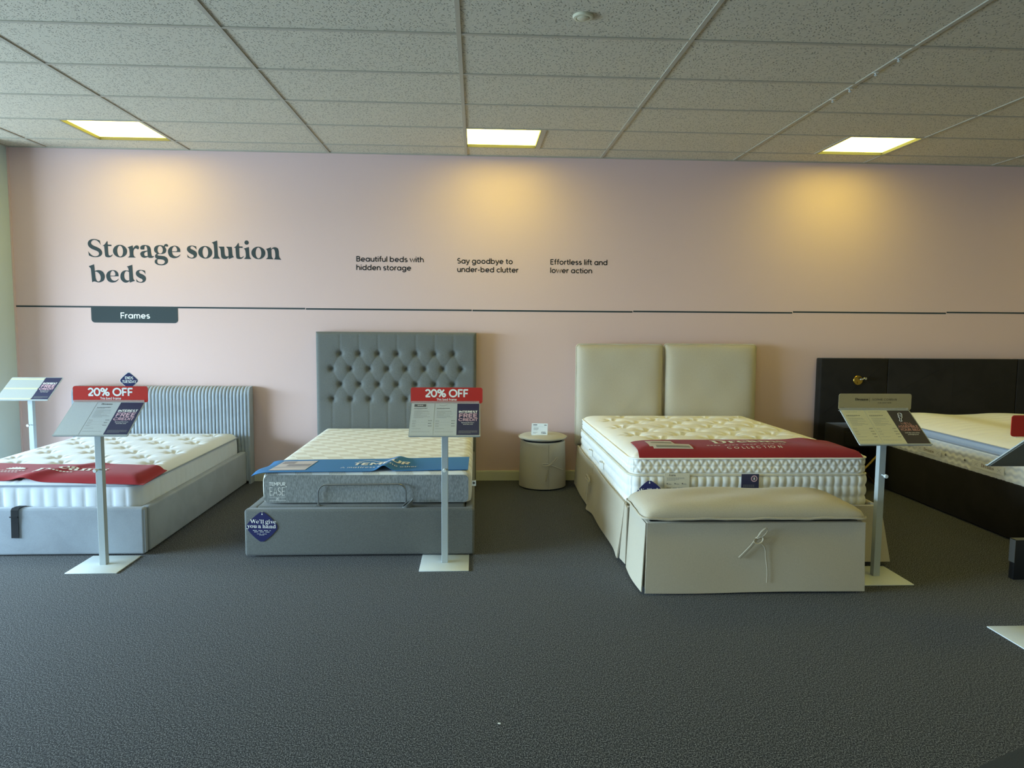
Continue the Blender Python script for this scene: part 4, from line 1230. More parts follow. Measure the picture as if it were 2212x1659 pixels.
# mattress 3: pillow-top on a pocketed base
T3 = tufts(1.04, 2.50, -2.24, -0.25, 0.34, 0.21, 9, 0.02)
def zm3(x, y, z):
    k = min(1, max(0, (y + 2.26) / 2.0))
    return 0.325 + (z - 0.325) * (1.0 - 0.10 * k)
def top3(x, y, de):
    e = 1 - exp(-de / 0.06)
    return 0.632 + 0.052 * e - e * tuft_dip(T3, x, y, 0.034, 0.064, 0.0090, 0.066, 6)
def disp3(s, z, x, y):
    if z < 0.523:
        c = abs(sin(pi * s / 0.050)) ** 0.4; r_ = abs(sin(pi * (z - 0.325) / 0.067)) ** 0.6
        return 0.016 * c * (0.25 + 0.75 * r_)
    if 0.540 < z < 0.628:
        p = 0.050; zc = (z - 0.540) / 0.044
        a = abs(sin(pi * (s / p + zc / 1.0 * 0.5))); c = abs(sin(pi * (s / p - zc / 1.0 * 0.5)))
        return 0.011 * min(a, c) ** 0.5 - 0.008 * exp(-((z - 0.584) / 0.006) ** 2)
    return 0.0
rows = [(0.325, -0.015)] + [(0.332 + 0.0078 * k, 0.0) for k in range(25)] + [(0.529, -0.002), (0.536, -0.010)] + [(0.540 + 0.0055 * k, -0.010 + 0.006 * sin(pi * k / 16)) for k in range(17)]
bm, ring, nrm = mattress(1.03, 2.52, -2.262, -0.23, 0.075, rows, top3, 0.0066, disp3, lambda z: 0, 1, 0.0085, zm3)
m3 = thing('mattress', 'deep cream pillow-top mattress with quilted border on the beige linen bed', 'mattress', (1.78, -1.25, 0.325))
obj('cover', bm, ['mattress_white', 'mattress_cream'], m3, True, 0)
obj('piping', ring_tube(ring, nrm, 0.632, 0.003, 0.0055, zm3), 'mattress_cream', m3)
obj('piping', ring_tube(ring, nrm, 0.530, 0.006, 0.0065, zm3), 'label_cream', m3)
# labels on its front border
b = bmesh.new(); box(b, 1.238, 1.392, -2.281, -2.2785, 0.442, 0.545)
n0 = len(b.faces)
put(b, serif('Aura', 0.009), (1.262, -2.2816, 0.528), mi=1)
for k, (z, w_) in enumerate(((0.517, 0.11), (0.512, 0.11), (0.507, 0.085), (0.502, 0.06))):
    for i in range(int(w_ / 0.011)): bar2d(b, (1.252, -2.2816, z), (1, 0, 0), (0, 0, 1), i * 0.011, i * 0.011 + 0.009, 0, 0.0018, 2)
for x in (1.252, 1.300, 1.345):
    bar2d(b, (x, -2.2816, 0.478), (1, 0, 0), (0, 0, 1), 0, 0.006, 0, 0.008, 1); bar2d(b, (x, -2.2816, 0.480), (1, 0, 0), (0, 0, 1), 0.009, 0.026, 0, 0.0015, 2); bar2d(b, (x, -2.2816, 0.477), (1, 0, 0), (0, 0, 1), 0.009, 0.030, 0, 0.0015, 2)
for x, w_ in ((1.252, 0.026), (1.290, 0.024), (1.322, 0.026)): bar2d(b, (x, -2.2816, 0.454), (1, 0, 0), (0, 0, 1), 0, w_, 0, 0.003, 1 if x < 1.26 else 2)
obj('care_label', b, ['label_cream', 'ink_midgrey', 'ink_grey'], m3, False)['label'] = 'cream printed label'
b = bmesh.new(); box(b, 1.712, 1.820, -2.2835, -2.2815, 0.405, 0.540)
lathe(b, [(0.0, -0.0008), (0.020, -0.0008)], (1.790, -2.2835, 0.512), 20, 'Y', 1); lathe(b, [(0.0, -0.0012), (0.014, -0.0012)], (1.790, -2.2835, 0.512), 20, 'Y', 2)
put(b, sans('8', 0.015, 'CENTER', 0.02), (1.790, -2.2849, 0.5045), mi=3)
for z, w_ in ((0.470, 0.075), (0.461, 0.082), (0.452, 0.045), (0.436, 0.065), (0.428, 0.072), (0.420, 0.05)):
    for i in range(int(w_ / 0.012)): bar2d(b, (1.722, -2.2843, z), (1, 0, 0), (0, 0, 1), i * 0.012, i * 0.012 + 0.010, 0, 0.003, 4)
obj('leaflet', b, ['print_navy', 'ink_pink', 'print_navy', 'ink_white', 'ink_grey'], m3, False)['label'] = 'navy leaflet with a round badge reading 8'
for y in (-1.35, -0.85):
    b = bmesh.new()
    def hf(u, v, y=y):
        return (1.020 - 0.020 * sin(pi * u) - 0.010, y - 0.11 * u, 0.400 + 0.045 * v)
    sheet(b, hf, 12, 3, 0.003); obj('side_handle', b, 'mattress_white', m3)

Q3 = ((1.105, -1.915), (2.425, -1.905), (2.478, -2.262), (1.085, -2.262))
def run3(u, v):
    x, y = quad(Q3, u, v)
    de = min(x - 1.03, 2.52 - x, y + 2.262, 1)
    z = 0.632 + 0.052 * (1 - exp(-max(0, de) / 0.06)) + 0.006 + 0.008 * min(1, max(0, de) / 0.1)
    z += 0.005 * sin(11 * u + 2 * v) * sin(pi * v) + 0.012 * exp(-((u - 0.86) / 0.06) ** 2) * v
    return (x, y, zm3(x, y, z))
r3 = thing('mattress_runner', 'dark red runner with a white printed card across the deep cream mattress', 'mattress runner', (1.78, -2.08, 0.65))
b = bmesh.new(); sheet(b, run3, 110, 16, 0.003); obj('cloth', b, 'runner_red', r3)
w3, h3 = 1.36, 0.35
b = bmesh.new()
merge(b, on_surface(moved(serif('Dreams', 0.064, 'LEFT'), 0.515, 0.20), run3, w3, h3), 0)
merge(b, on_surface(moved(sans('COLLECTION', 0.030, 'LEFT', 0.0, 0.36, 1.6), 0.560, 0.075), run3, w3, h3), 0)
for i in range(22):
    x_ = 0.45 + i * 0.023
    if i % 5 == 4: continue
    merge(b, on_surface(poly2d([(x_, 0.14), (x_ + 0.017, 0.14), (x_ + 0.017, 0.147), (x_, 0.147)]), run3, w3, h3), 0)
obj('lettering', b, 'ink_white', r3, False)
b = bmesh.new()
def pr3(x0, x1, y0, y1, mi, off):
    t_ = bmesh.new(); n = 6
    vv = [[t_.verts.new((x0 + (x1 - x0) * i / n, y0 + (y1 - y0) * j / n, 0)) for j in range(n + 1)] for i in range(n + 1)]
    for i in range(n):
        for j in range(n): t_.faces.new([vv[i][j], vv[i + 1][j], vv[i + 1][j + 1], vv[i][j + 1]])
    merge(b, on_surface(t_, run3, w3, h3, off), mi)
pr3(0.080, 0.255, 0.10, 0.285, 0, 0.0016); pr3(0.10, 0.345, 0.07, 0.175, 0, 0.0018); pr3(0.105, 0.240, 0.18, 0.225, 1, 0.0023); pr3(0.12, 0.33, 0.085, 0.12, 1, 0.0025)
obj('printed_card', b, ['photo_pale', 'ink_grey'], r3, False)

swing_tag((1.147, -2.300, 0.412), (radians(-2), radians(-3), radians(-6)), 'navy diamond swing tag on the deep cream mattress, half hidden by the ottoman')

# ------------------------------------------------------------------ ottoman at its foot
ot = thing('ottoman', 'long beige linen storage ottoman at the foot of the linen bed', 'ottoman', (1.60, -2.62, 0))
b = bmesh.new(); box(b, 1.004, 2.196, -2.812, -2.412, 0.02, 0.392, 0.012, 3); obj('body', b, 'linen', ot)
b = bmesh.new()
def ofront(u, v):
    k = 1 - v
    return (1.006 + 1.192 * u - 0.006 * k * (1 - 2 * u), -2.8165 - 0.012 * k - 0.0035 * sin(pi * u * 3) * k * sin(pi * v) - 0.003 * sin(9 * u + 4 * v), 0.012 + 0.378 * v - 0.006 * k * sin(pi * u * 2) * 0.4)
sheet(b, ofront, 60, 18, -0.005); obj('front_cover', b, 'linen', ot, True, 40)
b = bmesh.new()
def oleft(u, v):
    k = 1 - v
    return (1.000 - 0.016 * k - 0.01 * k * k * sin(pi * u), -2.810 + 0.396 * u, 0.012 + 0.376 * v)
sheet(b, oleft, 24, 14, -0.005); obj('side_cover', b, 'linen', ot, True, 40)
b = bmesh.new(); box(b, 1.03, 2.17, -2.79, -2.43, 0.39, 0.408, 0.004, 2); obj('lid_shade_slab', b, 'plinth_and_lid_shade', ot, False)['label'] = 'near-black slab standing in for shade under the lid'  # shade between lid and body, put in as a near-black slab
b = bmesh.new()
ln = cushion(b, (1.588, -2.617, 0.420), (1, 0, 0), (0, 1, 0), (0, 0, 1), 1.212, 0.455, 0.082, 0.020, 7, 2.0, 44, 0.035, 0, 0.003, 12)
lid = obj('lid_cushion', b, 'linen', ot, True, 0)
obj('welt', seam(ln, 0.0065, 0.0025, (0, 0, 1), 4, 0.004), 'linen', lid)
bow(ot, (1.598, -2.832, 0.312), (1, 0, 0), (0, 0, 1), (0, -1, 0),
    [[(0, 0, 0.006), (0.015, 0.035, 0.016), (0.042, 0.055, 0.014), (0.052, 0.040, 0.012), (0.030, 0.015, 0.018), (0, 0, 0.012)],
     [(0.0, 0.0, 0.010), (-0.022, -0.008, 0.020), (-0.010, -0.025, 0.022), (0.018, -0.018, 0.020), (0.026, 0.004, 0.018), (0.0, 0.012, 0.016)],
     [(0.01, -0.02, 0.010), (0.042, -0.05, 0.008), (0.052, -0.11, 0.006), (0.062, -0.18, 0.006), (0.062, -0.245, 0.006)]], 0.0042)
b = bmesh.new()
tube(b, catmull([(1.592, -2.842, 0.306), (1.565, -2.845, 0.272), (1.530, -2.842, 0.232), (1.505, -2.838, 0.204)], 6), 0.009, 8, False, 0.45)
obj('tie_end', b, 'linen', ot)

# ------------------------------------------------------------------ round stool
st = thing('storage_stool', 'round beige linen stool against the pink wall', 'stool', (0.686, -0.235, 0))
b = bmesh.new(); c = (0.686, -0.235, 0)
lathe(b, [(0, 0.010), (0.196, 0.010), (0.207, 0.013), (0.207, 0.05), (0.203, 0.20), (0.199, 0.36), (0.197, 0.405), (0.190, 0.412), (0, 0.412)], c, 56)
bd = obj('body', b, 'linen', st, True, 40)
b = bmesh.new(); lathe(b, [(0, 0.412), (0.172, 0.412), (0.172, 0.426), (0, 0.426)], c, 48); obj('lid_shade_slab', b, 'plinth_and_lid_shade', st, False)['label'] = 'near-black slab standing in for shade under the lid'  # dark disc painted in as the shade below the stool lid
b = bmesh.new()
lathe(b, [(0, 0.424), (0.175, 0.424), (0.203, 0.434), (0.213, 0.4455), (0.206, 0.452), (0.185, 0.462), (0.15, 0.469), (0.10, 0.473), (0, 0.475)], c, 56)
ld = obj('lid_cushion', b, 'linen', st, True, 0)
rim = [Vector((0.686 + 0.212 * cos(2 * pi * k / 64), -0.235 + 0.212 * sin(2 * pi * k / 64), 0.445)) for k in range(64)]
obj('welt', seam(rim, 0.005, 0.003, (0, 0, 1), 9), 'linen', ld)
b = bmesh.new()
a0 = -pi / 2 + 0.215
sheet(b, lambda u, v: (0.686 + (0.2085 - 0.010 * v) * cos(a0 - 0.035 + 0.05 * u), -0.235 + (0.2085 - 0.010 * v) * sin(a0 - 0.035 + 0.05 * u), 0.012 + 0.39 * v), 4, 14, -0.004)
obj('seam_flap', b, 'linen', st)
bx, by = 0.686 + 0.207 * cos(a0), -0.235 + 0.207 * sin(a0)
bow(st, (bx, by, 0.228), (cos(0.2), sin(0.2), 0), (0, 0, 1), (sin(a0 + pi / 2) * 0.0 + cos(a0), sin(a0), 0),
    [[(0, 0, 0.004), (0.03, 0.03, 0.012), (0.062, 0.066, 0.012), (0.068, 0.052, 0.012), (0.035, 0.018, 0.014), (0, 0, 0.008)],
     [(0, 0, 0.004), (-0.03, 0.012, 0.012), (-0.066, 0.014, 0.012), (-0.066, 0.0, 0.014), (-0.03, -0.004, 0.014), (0, 0, 0.008)],
     [(0, 0, 0.006), (0.045, -0.018, 0.008), (0.085, -0.034, 0.0), (0.125, -0.052, -0.016)]], 0.0048, knot=0.009)
b = bmesh.new(); tube(b, catmull([(bx, by - 0.008, 0.225), (bx - 0.018, by - 0.010, 0.16), (bx - 0.033, by - 0.008, 0.085)], 6), 0.0075, 8, False, 0.4); obj('tie_end', b, 'linen', st)

# price card on the stool
t = thing('price_card', 'small white price card standing on the round stool', 'price card', (0.650, -0.33, 0.472))
b = bmesh.new()
ax, ay = Vector((1, -0.03, -0.012)).normalized(), Vector((0.035, 0.17, 0.985)).normalized(); az = ax.cross(ay)
o_ = Vector((0.578, -0.335, 0.470))
extrude_outline(b, [(0, 0), (0.139, 0), (0.139, 0.104), (0, 0.104)], ax, ay, -az * -1, o_, 0.001)
extrude_outline(b, [(0, 0), (0.139, 0), (0.139, 0.104), (0, 0.104)], ax, Vector((0.035, -0.30, 0.953)).normalized(), az, o_ + Vector((0, 0.05, 0)), 0.001)
obj('card', b, 'white_card', t, False)
b = bmesh.new(); f_ = o_ - Vector((0, 0.0016, 0)) + Vector((0, 0, 0.0003))
for x, y, w_, h_, mi in ((0.012, 0.088, 0.036, 0.006, 0), (0.108, 0.086, 0.022, 0.006, 0), (0.012, 0.080, 0.030, 0.0015, 1), (0.012, 0.074, 0.115, 0.0006, 1),
                         (0.016, 0.064, 0.044, 0.002, 1), (0.016, 0.058, 0.044, 0.002, 1), (0.016, 0.052, 0.042, 0.002, 1), (0.016, 0.046, 0.036, 0.002, 1),
                         (0.012, 0.024, 0.040, 0.002, 1), (0.012, 0.018, 0.026, 0.002, 1), (0.086, 0.026, 0.036, 0.004, 0), (0.086, 0.014, 0.004, 0.012, 0), (0.094, 0.014, 0.032, 0.008, 1)):
    bar2d(b, f_, ax, ay, x, x + w_, y, y + h_, mi)
obj('print', b, ['ink_midgrey', 'ink_grey'], t, False)

# ------------------------------------------------------------------ BED 4: black velvet bed
bed = thing('storage_bed', 'black velvet bed with a wide panelled headboard at the right', 'bed', (4.48, -1.0, 0))
for xa, xb in ((3.232, 3.862), (3.862, 5.092), (5.092, 5.73)):
    b = bmesh.new(); box(b, xa + 0.0015, xb - 0.0015, -0.12, -0.02, 0.02, 1.144, 0.012, 3)
    p = obj('headboard_panel', b, 'velvet_black', bed)
    if xb - xa > 1 or xa < 3.5:
        b = bmesh.new()
        for (u0, v0, u1, v1) in ((0.02, 0.62, 0.60, 1.10), (0.38, 1.02, 0.62, 0.70)) if xa < 3.5 else ((0.02, 0.80, 0.62, 1.12), (0.62, 1.12, 0.62, 0.62), (0.62, 0.70, 1.20, 1.02)):
            tube(b, [(xa + u0, -0.120, v0), (xa + u1, -0.120, v1)], 0.0018, 5)
        obj('stitch_line', b, 'velvet_black', p)
b = bmesh.new(); box(b, 3.715, 3.775, -2.10, -0.125, 0.012, 0.392, 0.012, 3); obj('side_rail', b, 'velvet_black', bed)
b = bmesh.new(); box(b, 5.185, 5.245, -2.10, -0.125, 0.012, 0.392, 0.012, 3); obj('side_rail', b, 'velvet_black', bed)
b = bmesh.new(); box(b, 3.715, 5.245, -2.165, -2.10, 0.012, 0.392, 0.012, 3); obj('foot_panel', b, 'velvet_black', bed)
b = bmesh.new(); box(b, 3.775, 5.185, -2.10, -0.13, 0.20, 0.372); obj('slat_deck', b, 'velvet_black', bed)
wl = thing('wall_light', 'round brass reading light with a chrome knob on the black headboard', 'reading light', (3.585, -0.12, 0.945))
b = bmesh.new(); lathe(b, [(0, 0.0), (0.044, 0.0), (0.044, -0.006), (0.040, -0.010), (0, -0.010)], (3.582, -0.121, 0.944), 32, 'Y'); obj('backplate', b, 'brass', wl)
b = bmesh.new(); tube(b, [(3.588, -0.131, 0.952), (3.590, -0.155, 0.956)], 0.006, 10); tube(b, [(3.590, -0.155, 0.956), (3.622, -0.160, 0.962)], 0.010, 12); obj('arm', b, 'chrome', wl)
b = bmesh.new(); lathe(b, [(0, -0.020), (0.010, -0.016), (0.014, -0.006), (0.014, 0.004), (0.010, 0.012), (0, 0.012)], (3.630, -0.160, 0.962), 16, 'X'); obj('lamp_head', b, 'chrome', wl)
b = bmesh.new(); lathe(b, [(0, 0), (0.007, 0), (0.007, -0.008), (0, -0.008)], (3.580, -0.131, 0.925), 14, 'Y'); obj('switch', b, 'brass', wl)

# nightstand with crossed brass legs
ns = thing('nightstand', 'black velvet bedside cabinet on crossed brass legs between the linen and black beds', 'nightstand', (3.49, -0.30, 0))
b = bmesh.new(); box(b, 3.292, 3.690, -0.470, -0.124, 0.385, 0.556, 0.008, 3); obj('body', b, 'velvet_black', ns)
b = bmesh.new(); box(b, 3.305, 3.677, -0.478, -0.470, 0.398, 0.520, 0.003, 2); obj('drawer', b, 'velvet_black', ns)
for y in (-0.455, -0.145):
    b = bmesh.new(); tube(b, [(3.310, y, 0.385), (3.665, y, 0.0)], 0.011, 4); obj('leg', b, 'brass', ns, False)
    b = bmesh.new(); tube(b, [(3.665, y - 0.022 if y < -0.3 else y + 0.022, 0.385), (3.310, y - 0.022 if y < -0.3 else y + 0.022, 0.0)], 0.011, 4); obj('leg', b, 'brass', ns, False)

# mattress 4
def zm4(x, y, z): return z
def top4(x, y, de):
    e = 1 - exp(-de / 0.07)
    w_ = 0.0055 * sin(2 * pi * y / 0.105 + 0.8 * sin(6 * x)) * (0.5 + 0.5 * sin(2 * pi * (x - 3.8) / 0.62))
    return 0.612 + 0.050 * e + e * (w_ + 0.010 * sin(2 * pi * (x - 3.9) / 0.75))
def disp4(s, z, x, y):
    if z < 0.553:
        zz = (z - 0.375) / 0.046
        tri = abs(((s / 0.075) % 1) - 0.5) * 2
        return 0.010 * (1 - abs(((zz - 0.55 * tri) % 1) - 0.5) * 2) ** 0.5
    if 0.556 < z < 0.608: return 0.004 * sin(pi * (z - 0.556) / 0.052)
    return 0
rows = [(0.374, -0.01)] + [(0.378 + 0.0070 * k, 0.0) for k in range(26)] + [(0.556, -0.006), (0.570, 0.0), (0.582, 0.003), (0.596, 0.0), (0.608, -0.004)]
bm, ring, nrm = mattress(3.73, 5.23, -2.09, -0.135, 0.07, rows, top4, 0.012, disp4, lambda z: 1 if z > 0.553 else 0, 2, 0.012)
m4 = thing('mattress', 'cream-topped white mattress with zigzag quilted sides on the black bed', 'mattress', (4.48, -1.1, 0.374))
obj('cover', bm, ['mattress_white', 'border_blue_grey', 'mattress_cream'], m4, True, 0)
obj('piping', ring_tube(ring, nrm, 0.610, 0.002, 0.006), 'piping_grey', m4)
obj('piping', ring_tube(ring, nrm, 0.554, 0.004, 0.005), 'piping_grey', m4)
for ya, yb in ((-1.515, -1.835), (-0.86, -1.16)):
    b = bmesh.new(); box(b, 3.709, 3.7125, yb, ya, 0.428, 0.480)
    put(b, serif('Dreams', 0.017, 'CENTER'), (3.7085, (ya + yb) / 2, 0.444), (0, -1, 0), (0, 0, 1), 1)
    for d in (-0.115, 0.115):
        q = (3.7085, (ya + yb) / 2 - d, 0.454)
        for s_ in (1, -1): bar2d(b, q, Vector((0, -0.035, 0.024 * s_)), Vector((0, 0, 1)), -0.5, 0.5, -0.001, 0.001, 2)
    obj('side_handle', b, ['mattress_white', 'ink_brownish', 'ink_grey'], m4, False)
for y in (-1.425, -1.205):
    b = bmesh.new(); lathe(b, [(0, -0.002), (0.006, -0.002), (0.009, 0.0), (0.0095, 0.004)], (3.717, y, 0.458), 14, 'X'); obj('air_vent', b, 'chrome', m4)

# black panel standing at the right edge
bp = thing('bed_end_panel', 'black upright end panel with silver edge and bolt at the right edge', 'panel', (3.50, -2.63, 0))
b = bmesh.new(); box(b, 3.178, 3.86, -2.655, -2.615, 0.0, 0.232, 0.003, 2); obj('panel', b, 'black_panel', bp)
b = bmesh.new(); box(b, 3.175, 3.178, -2.657, -2.613, 0.10, 0.2345); box(b, 3.175, 3.86, -2.657, -2.613, 0.232, 0.2345); obj('metal_edge', b, 'ink_midgrey', bp, False)
b = bmesh.new(); lathe(b, [(0, -0.008), (0.005, -0.007), (0.008, -0.004), (0.008, 0.0)], (3.236, -2.655, 0.200), 14, 'Y'); obj('bolt', b, 'chrome', bp)

# ------------------------------------------------------------------ sign stands
def text_bars(b, o, ax, ay, rows_, mi, h=0.0016):
    """unreadable small print: rows of short dashes (x, y, width)"""
    rnd = random.Random(len(rows_) * 7 + mi)
    for (x, y, w_, hh) in rows_:
        c_ = x
        while c_ < x + w_ - 0.002:
            l = min(rnd.uniform(0.004, 0.011), x + w_ - c_)
            bar2d(b, o, ax, ay, c_, c_ + l, y, y + hh, mi); c_ += l + 0.0014

BW, BH = 0.412, 0.288
def sign_stand(label, loc, rz, sheets, promo, header, diamond=False, knob=0.577, pole_dx=0.0, board_dx=0.025, header_dy=0.0):
    t = thing('sign_stand', label, 'sign stand', (loc[0], loc[1], 0), 'sign stands', rz)
    L = dict(local=True)
    b = bmesh.new(); box(b, -0.145, 0.145, -0.155, 0.155, 0.0, 0.006, 0.0025, 2); obj('base_plate', b, 'metal_white', t, True, 35, True)
    b = bmesh.new(); box(b, pole_dx - 0.019, pole_dx + 0.019, -0.019, 0.019, 0.006, 0.872, 0.0015, 1); obj('pole', b, 'metal_grey_paint', t, False, 35, True)
    b = bmesh.new(); tube(b, [(pole_dx, -0.019, knob), (pole_dx, -0.052, knob)], 0.004, 8)
    lathe(b, [(0, -0.016), (0.0095, -0.016), (0.011, -0.013), (0.011, 0.0), (0, 0.0)], (pole_dx, -0.052, knob), 18, 'Y'); obj('clamp_knob', b, 'metal_white', t, True, 35, True)
    # sloping board: low edge at the front
    ax = Vector((1, 0, 0)); ay = Vector((0, 0.235, 0.166)).normalized(); az = ax.cross(ay)
    o = Vector((board_dx - BW / 2, -0.150, 0.794))
    b = bmesh.new(); extrude_outline(b, rrect(BW, BH, 0.008, 4, 0, 0), ax, ay, -az, o, 0.005); bd = obj('board', b, 'board_backing', t, False, 35, True)
    b = bmesh.new(); extrude_outline(b, rrect(BW - 0.02, BH - 0.02, 0.006, 3, 0.01, 0.01), ax, ay, -az, o - az * 0.005, 0.003); obj('back_plate', b, 'board_back_shade', bd, False, 35, True)
    lip = bmesh.new(); bar = extrude_outline(lip, [(0, 0), (BW, 0), (BW, 0.008), (0, 0.008)], ax, ay, az, o, 0.004); obj('front_lip', lip, 'board_backing', bd, False, 35, True)
    e = az * 0.0012
    tw = BW / 3
    def panel(name, x0, x1, mat_, prints):
        b = bmesh.new(); oo = o + e
        extrude_outline(b, [(x0, 0.011), (x1, 0.011), (x1, BH - 0.006), (x0, BH - 0.006)], ax, ay, -az, oo, 0.0008, 0)
        mats = [mat_]
        for (m_, fn) in prints:
            mats.append(m_); fn(b, oo + az * 0.0006, len(mats) - 1)
        return obj(name, b, mats, bd, False, 35, True)
    for k, kind in enumerate(sheets):
        x0, x1 = 0.006 + k * tw * 0.985, 0.006 + (k + 1) * tw * 0.985 - 0.0025
        if kind is None: continue
        if kind == 'blank': panel('price_sheet', x0, x1, 'paper_white', []); continue
        if kind == 'slats':
            b = bmesh.new()
            for y in (0.008, 0.135, 0.255): extrude_outline(b, [(0.004, y), (tw * 2 - 0.004, y), (tw * 2 - 0.004, y + 0.018), (0.004, y + 0.018)], ax, ay, az, o, 0.002)
            obj('paper_rail', b, 'paint_cream', bd, False, 35, True); continue
        paper = 'paper_beige' if kind.startswith('beige') else 'paper_white'
        w_ = x1 - x0
        def dark(b, oo, mi, x0=x0, w_=w_, kind=kind):
            R = []
            if kind.endswith('box'): pass
            R += [(x0 + 0.012, 0.236, 0.080, 0.0045)]
            R += [(x0 + w_ - 0.032, yy, 0.022, 0.004) for yy in (0.128, 0.106, 0.084)]
            if kind.startswith('beige'): R += [(x0 + w_ - 0.030, 0.062, 0.020, 0.004)]
            text_bars(b, oo, ax, ay, R, mi)
        def light(b, oo, mi, x0=x0, w_=w_):
            R = [(x0 + 0.010, 0.228, 0.05, 0.002)]
            R += [(x0 + 0.014, 0.214 - 0.0085 * i, (0.085, 0.09, 0.05, 0.092, 0.04, 0.08, 0.095, 0.06)[i], 0.0022) for i in range(8)]
            R += [(x0 + 0.008, yy, 0.022, 0.002) for yy in (0.130, 0.124, 0.108, 0.102, 0.086, 0.080)] + [(x0 + 0.008, 0.062, 0.055, 0.002), (x0 + 0.008, 0.036, 0.105, 0.0022)]
            text_bars(b, oo, ax, ay, R, mi)
            for yy in (0.116, 0.094): bar2d(b, oo, ax, ay, x0 + 0.008, x0 + w_ - 0.010, yy, yy + 0.0006, mi)
        pr = [('ink_midgrey', dark), ('ink_grey', light)]
        if kind == 'white_box':
            def blk(b, oo, mi, x0=x0): bar2d(b, oo, ax, ay, x0 + 0.012, x0 + 0.082, 0.252, 0.276, mi)
            def blt(b, oo, mi, x0=x0): put(b, sans('TEMPUR', 0.0075, 'CENTER', 0.02), oo + ax * (x0 + 0.047) + ay * 0.2605 + az * 0.0004, ax, ay, mi)
            pr += [('ink_midgrey', blk), ('ink_white', blt)]
        elif kind == 'white_logo':
            def lg(b, oo, mi, x0=x0):
                P = [(x0 + 0.025 + 0.05 * i / 12, 0.262 + 0.012 * (1 - sin(pi * (0.15 + 0.8 * i / 12)))) for i in range(13)]
                for (xa, ya), (xb, yb) in zip(P, P[1:]):
                    bar2d(b, oo + ax * xa + ay * ya, Vector((ax * (xb - xa) + ay * (yb - ya))), ay, 0, 1, 0, 0.0016, mi)
            pr += [('ink_midgrey', lg)]
        elif kind == 'white_name':
            def nm(b, oo, mi, x0=x0): put(b, serif('Dreams', 0.0085, 'CENTER'), oo + ax * (x0 + 0.058) + ay * 0.262 + az * 0.0003, ax, ay, mi)
            pr += [('ink_black', nm)]
        else:
            def nm2(b, oo, mi, x0=x0): put(b, sans('SOPHIE CONRAN', 0.006, 'CENTER', 0, 0.070, 1.2), oo + ax * (x0 + 0.052) + ay * 0.264 + az * 0.0003, ax, ay, mi)
            pr += [('ink_grey', nm2)]
        panel('price_sheet', x0, x1, paper, pr)
    xa, xb = 2 * tw + 0.000, BW - 0.006; xc = (xa + xb) / 2
    if promo == 'credit':
        def wht(b, oo, mi):
            oo = oo + az * 0.0004
            put(b, sans('INTEREST', 0.0185, 'CENTER', 0.022, 0.112), oo + ax * xc + ay * 0.199, ax, ay, mi)
            put(b, sans('Spread the love -\nand the cost', 0.0085, 'CENTER', 0.0, 0.080, 1.0, 1.15), oo + ax * xc + ay * 0.110, ax, ay, mi)
        def pnk(b, oo, mi):
            oo = oo + az * 0.0004
            put(b, sans('FREE', 0.034, 'CENTER', 0.018, 0.112), oo + ax * xc + ay * 0.158, ax, ay, mi)
            put(b, sans('CREDIT', 0.023, 'CENTER', 0.018, 0.114), oo + ax * xc + ay * 0.128, ax, ay, mi)
        def fine(b, oo, mi):
            text_bars(b, oo, ax, ay, [(xa + 0.012, 0.044 - 0.006 * i, 0.108 if i < 3 else 0.07, 0.0022) for i in range(4)], mi)
        panel('promo_sheet', xa, xb, 'print_navy', [('ink_white', wht), ('ink_pink', pnk), ('ink_grey', fine)])
    elif promo == 'assemble':
        def wht(b, oo, mi):
            oo = oo + az * 0.0004
            put(b, sans('And take care of the\npackaging too!', 0.0085, 'CENTER', 0.0, 0.085, 1.0, 1.15), oo + ax * xc + ay * 0.092, ax, ay, mi)
            # outlined screwdriver drawing
            c0 = oo + ax * (xc - 0.010) + ay * 0.226
            D = (ax * 0.34 + ay * 0.94).normalized(); E_ = (ax * 0.94 - ay * 0.34).normalized()
            outl = [(-0.006, -0.038), (0.006, -0.038), (0.007, -0.030), (0.004, -0.022), (0.004, -0.012), (0.009, -0.006), (0.011, 0.028), (0.005, 0.034), (-0.005, 0.034), (-0.011, 0.028), (-0.009, -0.006), (-0.004, -0.012), (-0.004, -0.022), (-0.007, -0.030)]
            for (p, q_) in zip(outl, outl[1:] + outl[:1]):
                tube(b, [c0 + E_ * p[0] + D * p[1], c0 + E_ * q_[0] + D * q_[1]], 0.0011, 5, mi=mi)
            for s_ in (-0.004, 0.004): tube(b, [c0 + E_ * s_ + D * 0.002, c0 + E_ * s_ + D * 0.022], 0.0008, 5, mi=mi)
        def ros(b, oo, mi):
            oo = oo + az * 0.0004
            put(b, sans("WE'LL", 0.017, 'CENTER', 0.014, 0.062), oo + ax * xc + ay * 0.162, ax, ay, mi)
            put(b, sans('ASSEMBLE', 0.020, 'CENTER', 0.014, 0.118), oo + ax * xc + ay * 0.137, ax, ay, mi)
            put(b, sans('YOUR BED', 0.020, 'CENTER', 0.014, 0.116), oo + ax * xc + ay * 0.111, ax, ay, mi)
        panel('promo_sheet', xa, xb, 'print_brown', [('ink_white', wht), ('ink_rose', ros)])
